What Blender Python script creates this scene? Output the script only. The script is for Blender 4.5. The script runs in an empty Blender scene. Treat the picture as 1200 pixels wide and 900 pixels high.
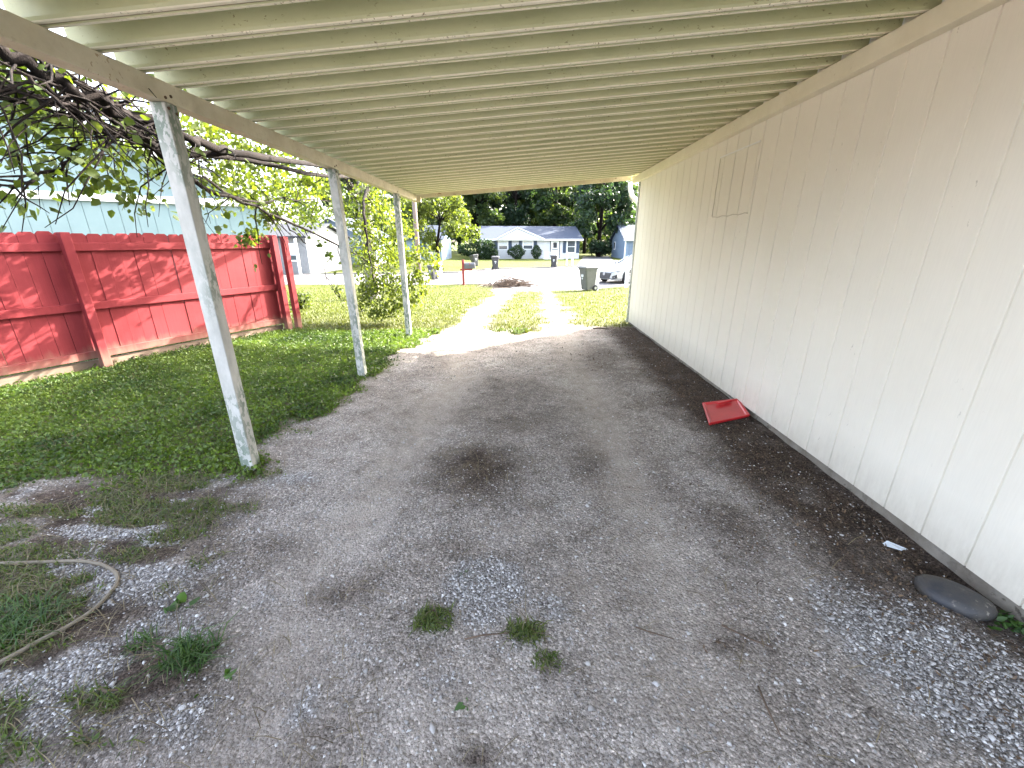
import bpy, math, random
import numpy as np
from mathutils import Vector, Matrix
random.seed(7); rng = np.random.default_rng(7)
S = bpy.context.scene; COL = S.collection

# ------------------------------------------------------------------ camera frame (photo pixels, 1200 x 900)
CAM = np.array([0., 0., 1.5]); F = 483.53
R = np.array([[0.99987774, -0.00510467, 0.01477997], [0.01563667, 0.32641540, -0.94509708], [0., 0.94521264, 0.32645531]])
def ray(p): return R @ np.array([p[0]-600., 450.-p[1], -F])
def onX(px, py, x): d = ray((px, py)); return d*(x/d[0])+CAM
def onY(px, py, y): d = ray((px, py)); return d*(y/d[1])+CAM
def onZ(px, py, z): d = ray((px, py)); return d*((z-1.5)/d[2])+CAM

# ------------------------------------------------------------------ noise + terrain
def _h(ix, iy, s):
    n = (ix.astype(np.int64)*374761393+iy.astype(np.int64)*668265263+s*1442695041) & 0x7fffffff
    n = ((n ^ (n >> 13))*1274126177) & 0x7fffffff
    return ((n ^ (n >> 16)) & 0xffff)/65535.
def noise(x, y, s=0):
    x = np.asarray(x, float); y = np.asarray(y, float)
    ix = np.floor(x); iy = np.floor(y); fx = x-ix; fy = y-iy
    fx = fx*fx*(3-2*fx); fy = fy*fy*(3-2*fy)
    a = _h(ix, iy, s); b = _h(ix+1, iy, s); c = _h(ix, iy+1, s); d = _h(ix+1, iy+1, s)
    return (a*(1-fx)+b*fx)*(1-fy)+(c*(1-fx)+d*fx)*fy
def fbm(x, y, s=0, o=4):
    t = 0; a = .5
    for k in range(o): t = t+a*noise(x*2**k, y*2**k, s+k*17); a *= .5
    return t/(1-.5**o)
def ss(a, b, x): t = np.clip((x-a)/(b-a), 0, 1); return t*t*(3-2*t)
def gz0(x, y): return -.72*ss(7.5, 21.5, np.asarray(y, float))
def onG(px, py):
    z = 0.
    for _ in range(30):
        p = onZ(px, py, z); z = .5*z+.5*float(gz0(p[0], p[1]))
    return p
def poly_sd(x, y, pts):            # signed distance, + inside
    x = np.asarray(x, float); y = np.asarray(y, float)
    d = np.full(x.shape, 1e9); ins = np.zeros(x.shape, bool); n = len(pts)
    for i in range(n):
        x1, y1 = pts[i]; x2, y2 = pts[(i+1) % n]
        ex, ey = x2-x1, y2-y1; L = ex*ex+ey*ey+1e-12
        t = np.clip(((x-x1)*ex+(y-y1)*ey)/L, 0, 1)
        d = np.minimum(d, np.hypot(x-x1-t*ex, y-y1-t*ey))
        c = ((y1 > y) != (y2 > y)) & (x < (x2-x1)*(y-y1)/(y2-y1+1e-12)+x1)
        ins ^= c
    return np.where(ins, d, -d)
def gp(l): return [tuple(onG(*p)[:2]) for p in l]
def blob(x, y, px, py, rx, ry, rot=0.):   # soft elliptical patch on the ground
    c = onG(px, py); dx = x-c[0]; dy = y-c[1]; ca, sa = math.cos(rot), math.sin(rot)
    u = (dx*ca+dy*sa)/rx; v = (-dx*sa+dy*ca)/ry
    return np.exp(-(u*u+v*v))
def path_d(x, y, pts):
    d = np.full(np.shape(x), 1e9)
    for (x1, y1), (x2, y2) in zip(pts[:-1], pts[1:]):
        ex, ey = x2-x1, y2-y1; L = ex*ex+ey*ey
        t = np.clip(((x-x1)*ex+(y-y1)*ey)/L, 0, 1)
        d = np.minimum(d, np.hypot(x-x1-t*ex, y-y1-t*ey))
    return d
LEFT_LAWN = gp([(0, 580), (80, 566), (150, 562), (235, 552), (290, 552), (335, 512), (400, 468), (440, 440), (480, 408), (530, 382), (556, 360), (578, 346)])+[(-1.4, 22.5), (-60, 40), (-60, 1.4), (-5, 1.6)]
RIGHT_LAWN = gp([(735, 385), (700, 384), (672, 379), (664, 366), (655, 352), (648, 344)])+[(1.6, 23), (30, 26), (30, 8.1)]
MID_LAWN = gp([(566, 384), (590, 360), (604, 342), (634, 342), (634, 362), (640, 385), (605, 392)])
WEEDY = gp([(-260, 560), (0, 556), (150, 556), (250, 530), (295, 590), (262, 640), (215, 700), (265, 780), (255, 850), (200, 905), (-300, 905)])
FAR_LAWN = [(-70, 27), (-70, 130), (70, 130), (70, 27)]
TRACKS = [gp([(300, 880), (380, 660), (470, 540), (540, 440), (548, 388), (570, 362), (602, 343)]), gp([(810, 800), (760, 620), (700, 480), (668, 400), (655, 365), (648, 343)])]
def masks(x, y):
    n1 = fbm(x*1.6, y*1.6, 3); n2 = fbm(x*5, y*5, 5); n3 = fbm(x*14, y*14, 9, 3)
    e = (n2-.5)*.55+(n1-.5)*.5+(n3-.5)*.25
    gl = ss(-.08, .14, poly_sd(x, y, LEFT_LAWN)+e*.8)
    gr = ss(-.10, .22, poly_sd(x, y, RIGHT_LAWN)+e*.9)
    gm = ss(-.10, .15, poly_sd(x, y, MID_LAWN)+e*.9)*.9
    gf = (y > 27)*1.
    g = np.maximum.reduce([gl, gr, gm, gf])
    # thin weedy ground between lawn and drive, lower left
    weed = 0*x
    for (px, py, rx, ry, a) in [(30, 600, .45, .09, .9), (140, 610, .4, .06, .5), (60, 650, .4, .12, .7), (210, 625, .22, .12, .85), (150, 650, .15, .08, .9), (250, 600, .2, .1, .8), (30, 720, .3, .16, .95), (10, 760, .25, .1, .9), (190, 690, .14, .06, .6), (110, 690, .25, .06, .5), (60, 850, .25, .08, .3), (505, 727, .055, .05, 1.5), (617, 747, .055, .04, 1.5), (640, 775, .05, .05, .7), (285, 595, .15, .08, .6), (230, 760, .12, .1, .5), (300, 520, .3, .12, .5), (345, 505, .22, .14, .75), (400, 470, .22, .2, .75), (445, 436, .25, .25, .75), (315, 555, .14, .09, .8), (1185, 735, .06, .09, .0)]:
        weed = np.maximum(weed, a*blob(x, y, px, py, rx, ry))
    reg = ss(-.12, .25, poly_sd(x, y, WEEDY)+(n1-.5)*.5)
    wn = fbm(x*3.2+4, y*5.5, 61, 3); weed = np.maximum(weed*.75, reg*ss(.43, .57, wn)*1.0)
    weed = ss(.25, .7, weed*(.55+1.0*n3+.3*(n2-.5)))
    # dark soil
    dirt = 0*x
    for (px, py, rx, ry, a) in [(560, 548, .30, .36, 1.), (690, 545, .14, .22, .5), (405, 690, .17, .13, .65), (600, 480, .5, .7, .3), (780, 560, .14, .4, .35), (640, 590, .12, .1, .3), (330, 640, .25, .1, .3), (390, 850, .14, .1, .4), (330, 880, .2, .12, .3), (100, 830, .55, .22, .6), (40, 700, .5, .25, .5), (700, 420, .3, .5, .35), (860, 620, .22, .3, .5), (250, 680, .2, .2, .2), (560, 890, .06, .03, .9), (850, 755, .1, .03, .6), (650, 790, .05, .07, .5)]:
        dirt = np.maximum(dirt, a*blob(x, y, px, py, rx, ry))
    wallw = .78+.25*(n1-.5)+.12*ss(3.2, 2.0, y)
    wd = 2.12-x
    dirt = np.maximum(dirt, ss(wallw, wallw*.45, wd+(n2-.5)*.35)*ss(8.3, 7.6, y)*(.95-.25*ss(2.3, 1.0, y)))
    dirt = np.maximum(dirt, reg*ss(.42, .62, fbm(x*3.5, y*4.5, 67, 3)+.13)*.95)
    dirt = np.clip(dirt*(.5+1.35*n2), 0, 1)*(1-g)
    # clean stone gravel
    grav = 0*x
    for (px, py, rx, ry, a) in [(568, 690, .17, .17, 1.5), (640, 715, .12, .1, .7), (520, 800, .2, .08, .4), (135, 620, .4, .09, .9), (200, 600, .35, .08, .9), (180, 690, .18, .1, .9), (355, 820, .05, .08, .9), (250, 660, .2, .1, .5), (1080, 760, .35, .3, .9), (1000, 720, .25, .25, .6), (1150, 830, .3, .25, .8), (420, 760, .18, .14, .4), (300, 700, .3, .2, .35), (150, 840, .3, .1, .4), (340, 560, .3, .12, .5)]:
        grav = np.maximum(grav, a*blob(x, y, px, py, rx, ry))
    grav = np.maximum(grav, reg*ss(.53, .66, fbm(x*2.4+9, y*4.5, 63, 3))*.95)
    grav = np.clip(ss(.2, .75, grav*(.5+n3*1.0)), 0, 1)*(1-.9*weed)
    sand = 0*x
    for t in TRACKS: sand = np.maximum(sand, np.exp(-(path_d(x, y, t)/.24)**2)*(.55+.9*n1)*(1-.55*ss(8.5, 11, y)))
    for (px, py, rx, ry, a) in [(420, 600, .3, .5, .5), (760, 640, .2, .5, .5), (560, 820, .35, .25, .5), (470, 480, .3, .7, .5), (700, 470, .3, .6, .3), (720, 760, .16, .3, .6), (930, 680, .12, .3, .5), (600, 620, .3, .1, .45), (500, 850, .3, .2, .6), (690, 700, .12, .25, .7), (350, 620, .25, .2, .4), (640, 430, .4, .6, .4)]:
        sand = np.maximum(sand, a*blob(x, y, px, py, rx, ry))
    sand = np.clip(sand, 0, 1)*(1-dirt)
    return dict(grass=np.clip(g, 0, 1), weed=weed*(1-g), dirt=dirt, grav=grav*(1-g), sand=sand*(1-g))
def gz(x, y, m=None):
    x = np.asarray(x, float); y = np.asarray(y, float)
    z = gz0(x, y)
    near = ss(30, 12, y)
    z = z+near*((fbm(x*.9, y*.9, 21)-.5)*.05+(fbm(x*6, y*6, 31)-.5)*.022)
    for t in TRACKS: z = z-near*.018*np.exp(-(path_d(x, y, t)/.2)**2)
    z = z-.03*ss(.16, .04, np.abs(x-2.06))*ss(3.4, 2.2, y)
    return z

# ------------------------------------------------------------------ mesh helpers
def fast_mesh(name, co, faces, smooth=False, attrs=None):
    me = bpy.data.meshes.new(name); co = np.asarray(co, np.float32); faces = np.asarray(faces, np.int32)
    me.vertices.add(len(co)); me.vertices.foreach_set('co', co.ravel())
    k = faces.shape[1]
    me.loops.add(faces.size); me.loops.foreach_set('vertex_index', faces.ravel())
    me.polygons.add(len(faces)); me.polygons.foreach_set('loop_start', np.arange(0, faces.size, k, dtype=np.int32))
    if smooth: me.polygons.foreach_set('use_smooth', np.ones(len(faces), bool))
    me.update(calc_edges=True)
    for n, v in (attrs or {}).items():
        a = me.attributes.new(n, 'FLOAT', 'POINT'); a.data.foreach_set('value', np.asarray(v, np.float32))
    return me
def link(name, me, mat=None, parent=None, loc=(0, 0, 0)):
    o = bpy.data.objects.new(name, me); COL.objects.link(o); o.location = loc
    if mat: me.materials.append(mat)
    if parent is not None: o.parent = parent
    return o
def tag(o, label=None, cat=None, group=None, kind=None):
    if label: o['label'] = label
    if cat: o['category'] = cat
    if group: o['group'] = group
    if kind: o['kind'] = kind
    return o
def empty(name, loc, label, cat, group=None, rz=0.):
    o = bpy.data.objects.new(name, None); COL.objects.link(o); o.location = loc; o.rotation_euler = (0, 0, rz); o.empty_display_size = .1
    return tag(o, label, cat, group)
def copy_tree(o, parent=None):
    c = o.copy(); COL.objects.link(c); c.parent = parent
    for ch in list(o.children): copy_tree(ch, c)
    return c
class MB:
    def __init__(s): s.v = []; s.f = []
    def add(s, vs, fs):
        b = len(s.v); s.v += [tuple(map(float, p)) for p in vs]; s.f += [tuple(i+b for i in f) for f in fs]; return s
    def box(s, lo, hi, rz=0, c=None):
        (x0, y0, z0), (x1, y1, z1) = lo, hi
        vs = [(x0, y0, z0), (x1, y0, z0), (x1, y1, z0), (x0, y1, z0), (x0, y0, z1), (x1, y0, z1), (x1, y1, z1), (x0, y1, z1)]
        if rz:
            cx, cy = c if c else ((x0+x1)/2, (y0+y1)/2); ca, sa = math.cos(rz), math.sin(rz)
            vs = [(cx+(x-cx)*ca-(y-cy)*sa, cy+(x-cx)*sa+(y-cy)*ca, z) for x, y, z in vs]
        return s.add(vs, [(3, 2, 1, 0), (4, 5, 6, 7), (0, 1, 5, 4), (1, 2, 6, 5), (2, 3, 7, 6), (3, 0, 4, 7)])
    def bar(s, a, b, w, h, up=(0, 0, 1)):       # box beam from a to b, w across, h along up
        a, b = Vector(a), Vector(b); d = (b-a).normalized(); u = Vector(up)
        side = d.cross(u)
        if side.length < 1e-4: side = d.cross(Vector((0, 1, 0)))
        side.normalize(); u = side.cross(d).normalized()
        q = [side*(i*w/2)+u*(j*h/2) for i, j in ((-1, -1), (1, -1), (1, 1), (-1, 1))]
        return s.add([a+k for k in q]+[b+k for k in q], [(0, 1, 2, 3), (7, 6, 5, 4), (1, 0, 4, 5), (2, 1, 5, 6), (3, 2, 6, 7), (0, 3, 7, 4)])
    def tube(s, pts, rad, n=8):
        pts = [Vector(p) for p in pts]; k = len(pts)
        rad = rad if hasattr(rad, '__len__') else [rad]*k
        t = (pts[1]-pts[0]).normalized(); u = t.orthogonal().normalized(); vs = []; fs = []
        for i, p in enumerate(pts):
            t = (pts[min(i+1, k-1)]-pts[max(i-1, 0)]).normalized()
            u = (u-t*u.dot(t)).normalized(); w = t.cross(u)
            for j in range(n):
                a = 2*math.pi*j/n; vs.append(p+(u*math.cos(a)+w*math.sin(a))*rad[i])
        for i in range(k-1):
            for j in range(n): fs.append((i*n+j, i*n+(j+1) % n, (i+1)*n+(j+1) % n, (i+1)*n+j))
        fs.append(tuple(range(n-1, -1, -1))); fs.append(tuple((k-1)*n+j for j in range(n)))
        return s.add(vs, fs)
    def prism(s, poly, d):                     # extrude a 3-D polygon along vector d
        n = len(poly); p = [Vector(q) for q in poly]; d = Vector(d)
        return s.add(p+[q+d for q in p], [tuple(range(n-1, -1, -1)), tuple(range(n, 2*n))]+[(i, (i+1) % n, n+(i+1) % n, n+i) for i in range(n)])
    def loft(s, rings, cap=True):
        n = len(rings[0]); fs = []
        for i in range(len(rings)-1):
            for j in range(n): fs.append((i*n+j, i*n+(j+1) % n, (i+1)*n+(j+1) % n, (i+1)*n+j))
        if cap: fs.append(tuple(range(n-1, -1, -1))); fs.append(tuple((len(rings)-1)*n+j for j in range(n)))
        return s.add([p for r in rings for p in r], fs)
    def disc(s, c, axis, r, h, n=20):
        a = Vector(axis).normalized(); return s.tube([Vector(c)-a*h/2, Vector(c)+a*h/2], r, n)
    def build(s, name, mat, parent=None, off=(0, 0, 0), smooth=False, bevel=0, loc=(0, 0, 0)):
        me = bpy.data.meshes.new(name)
        me.from_pydata([(x-off[0], y-off[1], z-off[2]) for x, y, z in s.v], [], s.f)
        if smooth: me.polygons.foreach_set('use_smooth', [True]*len(me.polygons))
        me.update()
        o = link(name, me, mat, parent, loc)
        if bevel:
            m = o.modifiers.new('bevel', 'BEVEL'); m.width = bevel; m.segments = 2; m.limit_method = 'ANGLE'
        return o
# ------------------------------------------------------------------ materials
def new_mat(name):
    m = bpy.data.materials.new(name); m.use_nodes = True; nt = m.node_tree
    return m, nt, nt.nodes['Principled BSDF']
def nd(nt, t, **k):
    n = nt.nodes.new(t)
    for a, b in k.items(): setattr(n, a, b)
    return n
def coords(nt, scale=(1, 1, 1)):
    tc = nd(nt, 'ShaderNodeTexCoord'); mp = nd(nt, 'ShaderNodeMapping'); mp.inputs['Scale'].default_value = scale
    nt.links.new(tc.outputs['Object'], mp.inputs['Vector']); return mp.outputs['Vector']
def tex_noise(nt, vec, scale, detail=4, rough=.6):
    n = nd(nt, 'ShaderNodeTexNoise'); n.inputs['Scale'].default_value = scale; n.inputs['Detail'].default_value = detail; n.inputs['Roughness'].default_value = rough
    if vec is not None: nt.links.new(vec, n.inputs['Vector'])
    return n.outputs['Fac']
def ramp(nt, fac, stops):
    r = nd(nt, 'ShaderNodeValToRGB'); e = r.color_ramp.elements
    while len(e) < len(stops): e.new(.5)
    for i, (p, c) in enumerate(stops):
        e[i].position = p; e[i].color = (*c, 1) if len(c) == 3 else c
    nt.links.new(fac, r.inputs['Fac']); return r.outputs['Color']
def mixc(nt, fac, a, b, mode='MIX'):
    m = nd(nt, 'ShaderNodeMix', data_type='RGBA', blend_type=mode)
    for sock, v in ((m.inputs[0], fac), (m.inputs[6], a), (m.inputs[7], b)):
        if isinstance(v, bpy.types.NodeSocket): nt.links.new(v, sock)
        elif isinstance(v, (int, float)): sock.default_value = v
        else: sock.default_value = (*v, 1)
    return m.outputs[2]
def mth(nt, op, a, b=None, clamp=False):
    m = nd(nt, 'ShaderNodeMath', operation=op, use_clamp=clamp)
    for i, v in enumerate((a, b)):
        if v is None: continue
        if isinstance(v, bpy.types.NodeSocket): nt.links.new(v, m.inputs[i])
        else: m.inputs[i].default_value = v
    return m.outputs[0]
def bump(nt, bs, h, strength=.3, dist=.01):
    b = nd(nt, 'ShaderNodeBump'); b.inputs['Strength'].default_value = strength; b.inputs['Distance'].default_value = dist
    nt.links.new(h, b.inputs['Height']); nt.links.new(b.outputs['Normal'], bs.inputs['Normal'])
def weathered(name, col, col2, scale=3., rough=.6, sp=.15, spec_col=None, spec_scale=60, spec_th=.72, bumpn=.15, stretch=(1, 1, 1), metal=0., f2r=(.42, .62)):
    m, nt, bs = new_mat(name); v = coords(nt, stretch)
    c = ramp(nt, tex_noise(nt, v, scale, 6, .65), [(.3, col), (.72, col2)])
    if spec_col:
        f = tex_noise(nt, v, spec_scale, 3, .6); f2 = tex_noise(nt, v, spec_scale*.07, 2)
        k = mth(nt, 'MULTIPLY', ramp(nt, f, [(spec_th, (0, 0, 0)), (spec_th+.05, (1, 1, 1))]), ramp(nt, f2, [(f2r[0], (0, 0, 0)), (f2r[1], (1, 1, 1))]))
        c = mixc(nt, k, c, spec_col)
    nt.links.new(c, bs.inputs['Base Color']); bs.inputs['Roughness'].default_value = rough; bs.inputs['Specular IOR Level'].default_value = sp*2; bs.inputs['Metallic'].default_value = metal
    if bumpn: bump(nt, bs, tex_noise(nt, v, scale*14, 4), bumpn, .01)
    return m
def leafmat(name, dark, light, trans=.5, tcol=None, rough=.5):
    m, nt, bs = new_mat(name)
    at = nd(nt, 'ShaderNodeAttribute', attribute_name='rnd')
    c = ramp(nt, at.outputs['Fac'], [(0., dark), (1., light)])
    nt.links.new(c, bs.inputs['Base Color']); bs.inputs['Roughness'].default_value = rough; bs.inputs['Specular IOR Level'].default_value = .35
    tr = nd(nt, 'ShaderNodeBsdfTranslucent')
    tc = mixc(nt, 1., c, tcol or (1.6, 1.5, .5), 'MULTIPLY'); nt.links.new(tc, tr.inputs['Color'])
    mx = nd(nt, 'ShaderNodeMixShader'); mx.inputs[0].default_value = trans
    nt.links.new(bs.outputs[0], mx.inputs[1]); nt.links.new(tr.outputs[0], mx.inputs[2])
    nt.links.new(mx.outputs[0], nt.nodes['Material Output'].inputs['Surface'])
    return m
def plain(name, col, rough=.5, metal=0., var=.12, scale=6.):
    return weathered(name, tuple(c*(1-var) for c in col), tuple(min(1, c*(1+var)) for c in col), scale, rough, .2, bumpn=.05, metal=metal)

M = {}
M['siding'] = None
def siding_mat(name, a, b):
    m, nt, bs = new_mat(name); v = coords(nt)
    c = ramp(nt, tex_noise(nt, v, .9, 6, .6), [(.3, a), (.7, b)])
    gv = coords(nt, (1, 30, 1.5)); grain = tex_noise(nt, gv, 4, 5, .7)
    c = mixc(nt, .10, c, ramp(nt, grain, [(.3, (.45, .42, .36)), (.7, (.95, .93, .88))]), 'MULTIPLY')
    # small scuffs and specks
    f = tex_noise(nt, coords(nt, (1, 1, .45)), 30, 4, .7); f2 = tex_noise(nt, v, 2.2, 2)
    k = mth(nt, 'MULTIPLY', ramp(nt, f, [(.655, (0, 0, 0)), (.70, (1, 1, 1))]), ramp(nt, f2, [(.5, (0, 0, 0)), (.62, (1, 1, 1))]))
    c = mixc(nt, mth(nt, 'MULTIPLY', k, .55), c, (.22, .19, .15))
    # splash-back dirt along the bottom
    sx = nd(nt, 'ShaderNodeSeparateXYZ'); nt.links.new(v, sx.inputs[0])
    low = mth(nt, 'MULTIPLY', ramp(nt, sx.outputs['Z'], [(.03, (1, 1, 1)), (.34, (0, 0, 0))]), tex_noise(nt, coords(nt, (1, 3, 1.2)), 6, 5, .7))
    c = mixc(nt, mth(nt, 'MULTIPLY', low, .8), c, (.33, .29, .23))
    nt.links.new(c, bs.inputs['Base Color']); bs.inputs['Roughness'].default_value = .55; bs.inputs['Specular IOR Level'].default_value = .3
    bump(nt, bs, grain, .12, .004); return m
M['siding'] = siding_mat('cream_siding_paint', (.745, .71, .625), (.82, .785, .70))
M['groove'] = plain('groove_paint', (.5, .46, .38))
M['ledger'] = weathered('ledger_paint', (.70, .65, .50), (.80, .75, .61), 4, .5, .2, (.35, .27, .15), 30, .66)
M['pan'] = weathered('roof_pan_paint', (.44, .45, .255), (.56, .56, .34), 3.5, .42, .25, (.22, .19, .10), 75, .63, .05, (.5, 1, 1))
M['lip'] = weathered('chalky_lip_paint', (.78, .73, .56), (.86, .81, .65), 8, .5, .2, (.25, .18, .09), 60, .6)  # lighter cream paints in the light caught along the rib edges
M['lip_rust'] = weathered('rusty_seam', (.20, .15, .08), (.42, .36, .22), 12, .8)
M['beam'] = weathered('beam_paint', (.48, .42, .30), (.62, .56, .44), 7, .5, .2, (.30, .22, .13), 40, .62)
M['post'] = weathered('post_paint', (.34, .34, .315), (.56, .56, .53), 7, .6, .2, (.17, .21, .17), 38, .47, .2, (1, 1, .5), f2r=(.36, .52))
M['rust'] = plain('rusty_bolt', (.10, .055, .035), .8)
M['fascia'] = weathered('fascia_paint', (.55, .47, .32), (.72, .66, .5), 5, .6, .2, (.3, .2, .1), 20, .6)
M['concrete'] = weathered('concrete', (.11, .107, .105), (.16, .157, .155), 3, .9, .1, (.12, .11, .1), 40, .66, .3)
M['found'] = weathered('foundation_concrete', (.15, .13, .105), (.28, .255, .22), 6, .9, .1, (.07, .06, .05), 18, .55, .4)
M['shingle'] = weathered('grey_shingle', (.03, .033, .038), (.06, .063, .07), 12, .9, .1, bumpn=.4)
M['shingle_blue'] = weathered('slate_blue_shingle', (.03, .04, .062), (.05, .064, .095), 14, .85, .15, bumpn=.4)
M['white'] = plain('white_paint', (.80, .80, .79), .5, var=.05)
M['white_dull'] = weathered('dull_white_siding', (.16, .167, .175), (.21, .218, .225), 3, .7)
M['white_brick'] = weathered('white_painted_brick', (.46, .47, .49), (.54, .55, .56), 5, .8, .1)
M['blue_siding'] = weathered('blue_siding', (.15, .205, .28), (.19, .25, .33), 4, .7)
M['pale_blue'] = weathered('pale_blue_siding', (.13, .175, .24), (.17, .215, .28), 3, .7)
M['aqua'] = weathered('aqua_siding', (.17, .24, .252), (.20, .275, .285), 2, .6, bumpn=.03)
M['shutter'] = plain('navy_shutter', (.035, .055, .09), .6)
M['glass'] = plain('window_glass', (.06, .075, .09), .05)
M['curtain'] = plain('pale_blind', (.55, .57, .58), .4)
M['dark'] = plain('black_trim', (.02, .02, .024), .4)
M['door_white'] = plain('white_door', (.7, .72, .73), .4)
M['cart'] = weathered('dark_grey_plastic', (.022, .023, .025), (.04, .041, .044), 5, .5, .3)
M['cart_green'] = weathered('grey_green_plastic', (.05, .053, .047), (.08, .083, .074), 5, .55, .3)
M['mark'] = plain('pale_mark', (.5, .52, .52))
M['rubber'] = plain('tyre_rubber', (.018, .018, .019), .8)
M['alloy'] = plain('alloy', (.45, .46, .48), .3, .8)
M['red_post'] = plain('red_post_paint', (.20, .028, .022), .6)
M['mailbox'] = plain('grey_mailbox', (.09, .09, .10), .35, .3)
M['bark'] = weathered('bark', (.005, .0035, .003), (.015, .010, .008), 9, .95, .1, bumpn=.6, stretch=(1, 1, .4))
M['bark_pale'] = weathered('pale_bark', (.10, .088, .075), (.19, .17, .15), 6, .95, .1, bumpn=.6, stretch=(1, 1, .4))
M['twig'] = plain('dry_twig', (.10, .07, .05), .9)
M['pole'] = weathered('pole_wood', (.16, .12, .10), (.22, .175, .155), 4, .9, stretch=(1, 1, .1))
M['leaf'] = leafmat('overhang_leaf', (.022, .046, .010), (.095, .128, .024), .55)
M['leaf_bright'] = leafmat('yellow_green_leaf', (.036, .058, .014), (.095, .125, .032), .5)
M['leaf_dark'] = leafmat('dark_tree_leaf', (.009, .025, .016), (.036, .066, .034), .42)
M['leaf_mid'] = leafmat('mid_tree_leaf', (.018, .040, .018), (.075, .11, .038), .52)
M['leaf_shrub'] = leafmat('shrub_leaf', (.010, .026, .010), (.03, .06, .018), .3)
M['leaf_weed'] = leafmat('weed_leaf', (.022, .06, .012), (.07, .13, .028), .35, (1.2, 1.3, .5))
M['grass'] = leafmat('grass_blade', (.042, .058, .007), (.084, .098, .014), .40, (1.4, 1.3, .5))
M['grass_shade'] = leafmat('crabgrass_blade', (.035, .065, .013), (.13, .165, .042), .4, (1.4, 1.3, .5))  # lighter copy of the lawn blades, colour raised to offset the shade
M['clover'] = leafmat('ground_cover_leaf', (.018, .045, .009), (.12, .185, .035), .35, (1.4, 1.4, .5))
M['litter'] = leafmat('dry_leaf_litter', (.028, .017, .011), (.15, .10, .06), .1, (1, 1, 1))
def fence_mat():
    m, nt, bs = new_mat('red_fence_stain'); v = coords(nt)
    c = ramp(nt, tex_noise(nt, v, 1.5, 5, .6), [(.3, (.13, .011, .014)), (.7, (.195, .027, .031))])
    g = tex_noise(nt, coords(nt, (14, 14, .8)), 3, 5, .7)
    c = mixc(nt, .28, c, ramp(nt, g, [(.3, (.5, .4, .4)), (.7, (1, 1, 1))]), 'MULTIPLY')
    sx = nd(nt, 'ShaderNodeSeparateXYZ'); nt.links.new(v, sx.inputs[0])
    edge = mth(nt, 'ADD', sx.outputs['Z'], mth(nt, 'MULTIPLY', tex_noise(nt, coords(nt, (6, 6, 1)), 2, 4), -.25))
    worn = ramp(nt, edge, [(.0, (.8, .8, .8)), (.17, (0, 0, 0))])
    c = mixc(nt, worn, c, (.20, .115, .085))
    nt.links.new(c, bs.inputs['Base Color']); bs.inputs['Roughness'].default_value = .75; bs.inputs['Specular IOR Level'].default_value = .2
    bump(nt, bs, g, .25, .004); return m
M['fence'] = fence_mat()
M['fence_base'] = weathered('bare_board', (.13, .09, .065), (.2, .145, .11), 6, .9, stretch=(.3, .3, 3))
M['red_plastic'] = weathered('red_plastic', (.38, .003, .008), (.50, .006, .014), 5, .32, .4, (.25, .05, .05), 60, .62, .03)
M['slab'] = weathered('slate_stone', (.010, .014, .024), (.062, .054, .044), 9, .6, .3, (.2, .18, .15), 40, .6, .3)
M['hose'] = weathered('tan_cable', (.13, .11, .08), (.20, .17, .13), 12, .7)
M['paper'] = plain('pale_litter', (.62, .68, .75), .6)
def stone_mat():
    m, nt, bs = new_mat('crushed_stone'); at = nd(nt, 'ShaderNodeAttribute', attribute_name='rnd')
    c = ramp(nt, at.outputs['Fac'], [(0., (.13, .118, .11)), (.5, (.36, .345, .335)), (.85, (.55, .54, .535)), (1., (.72, .71, .70))])
    c = mixc(nt, .35, c, ramp(nt, tex_noise(nt, coords(nt), 90, 3), [(.3, (.55, .53, .5)), (.7, (1, 1, 1))]), 'MULTIPLY')
    nt.links.new(c, bs.inputs['Base Color']); bs.inputs['Roughness'].default_value = .85; return m
M['stone'] = stone_mat()
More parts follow.
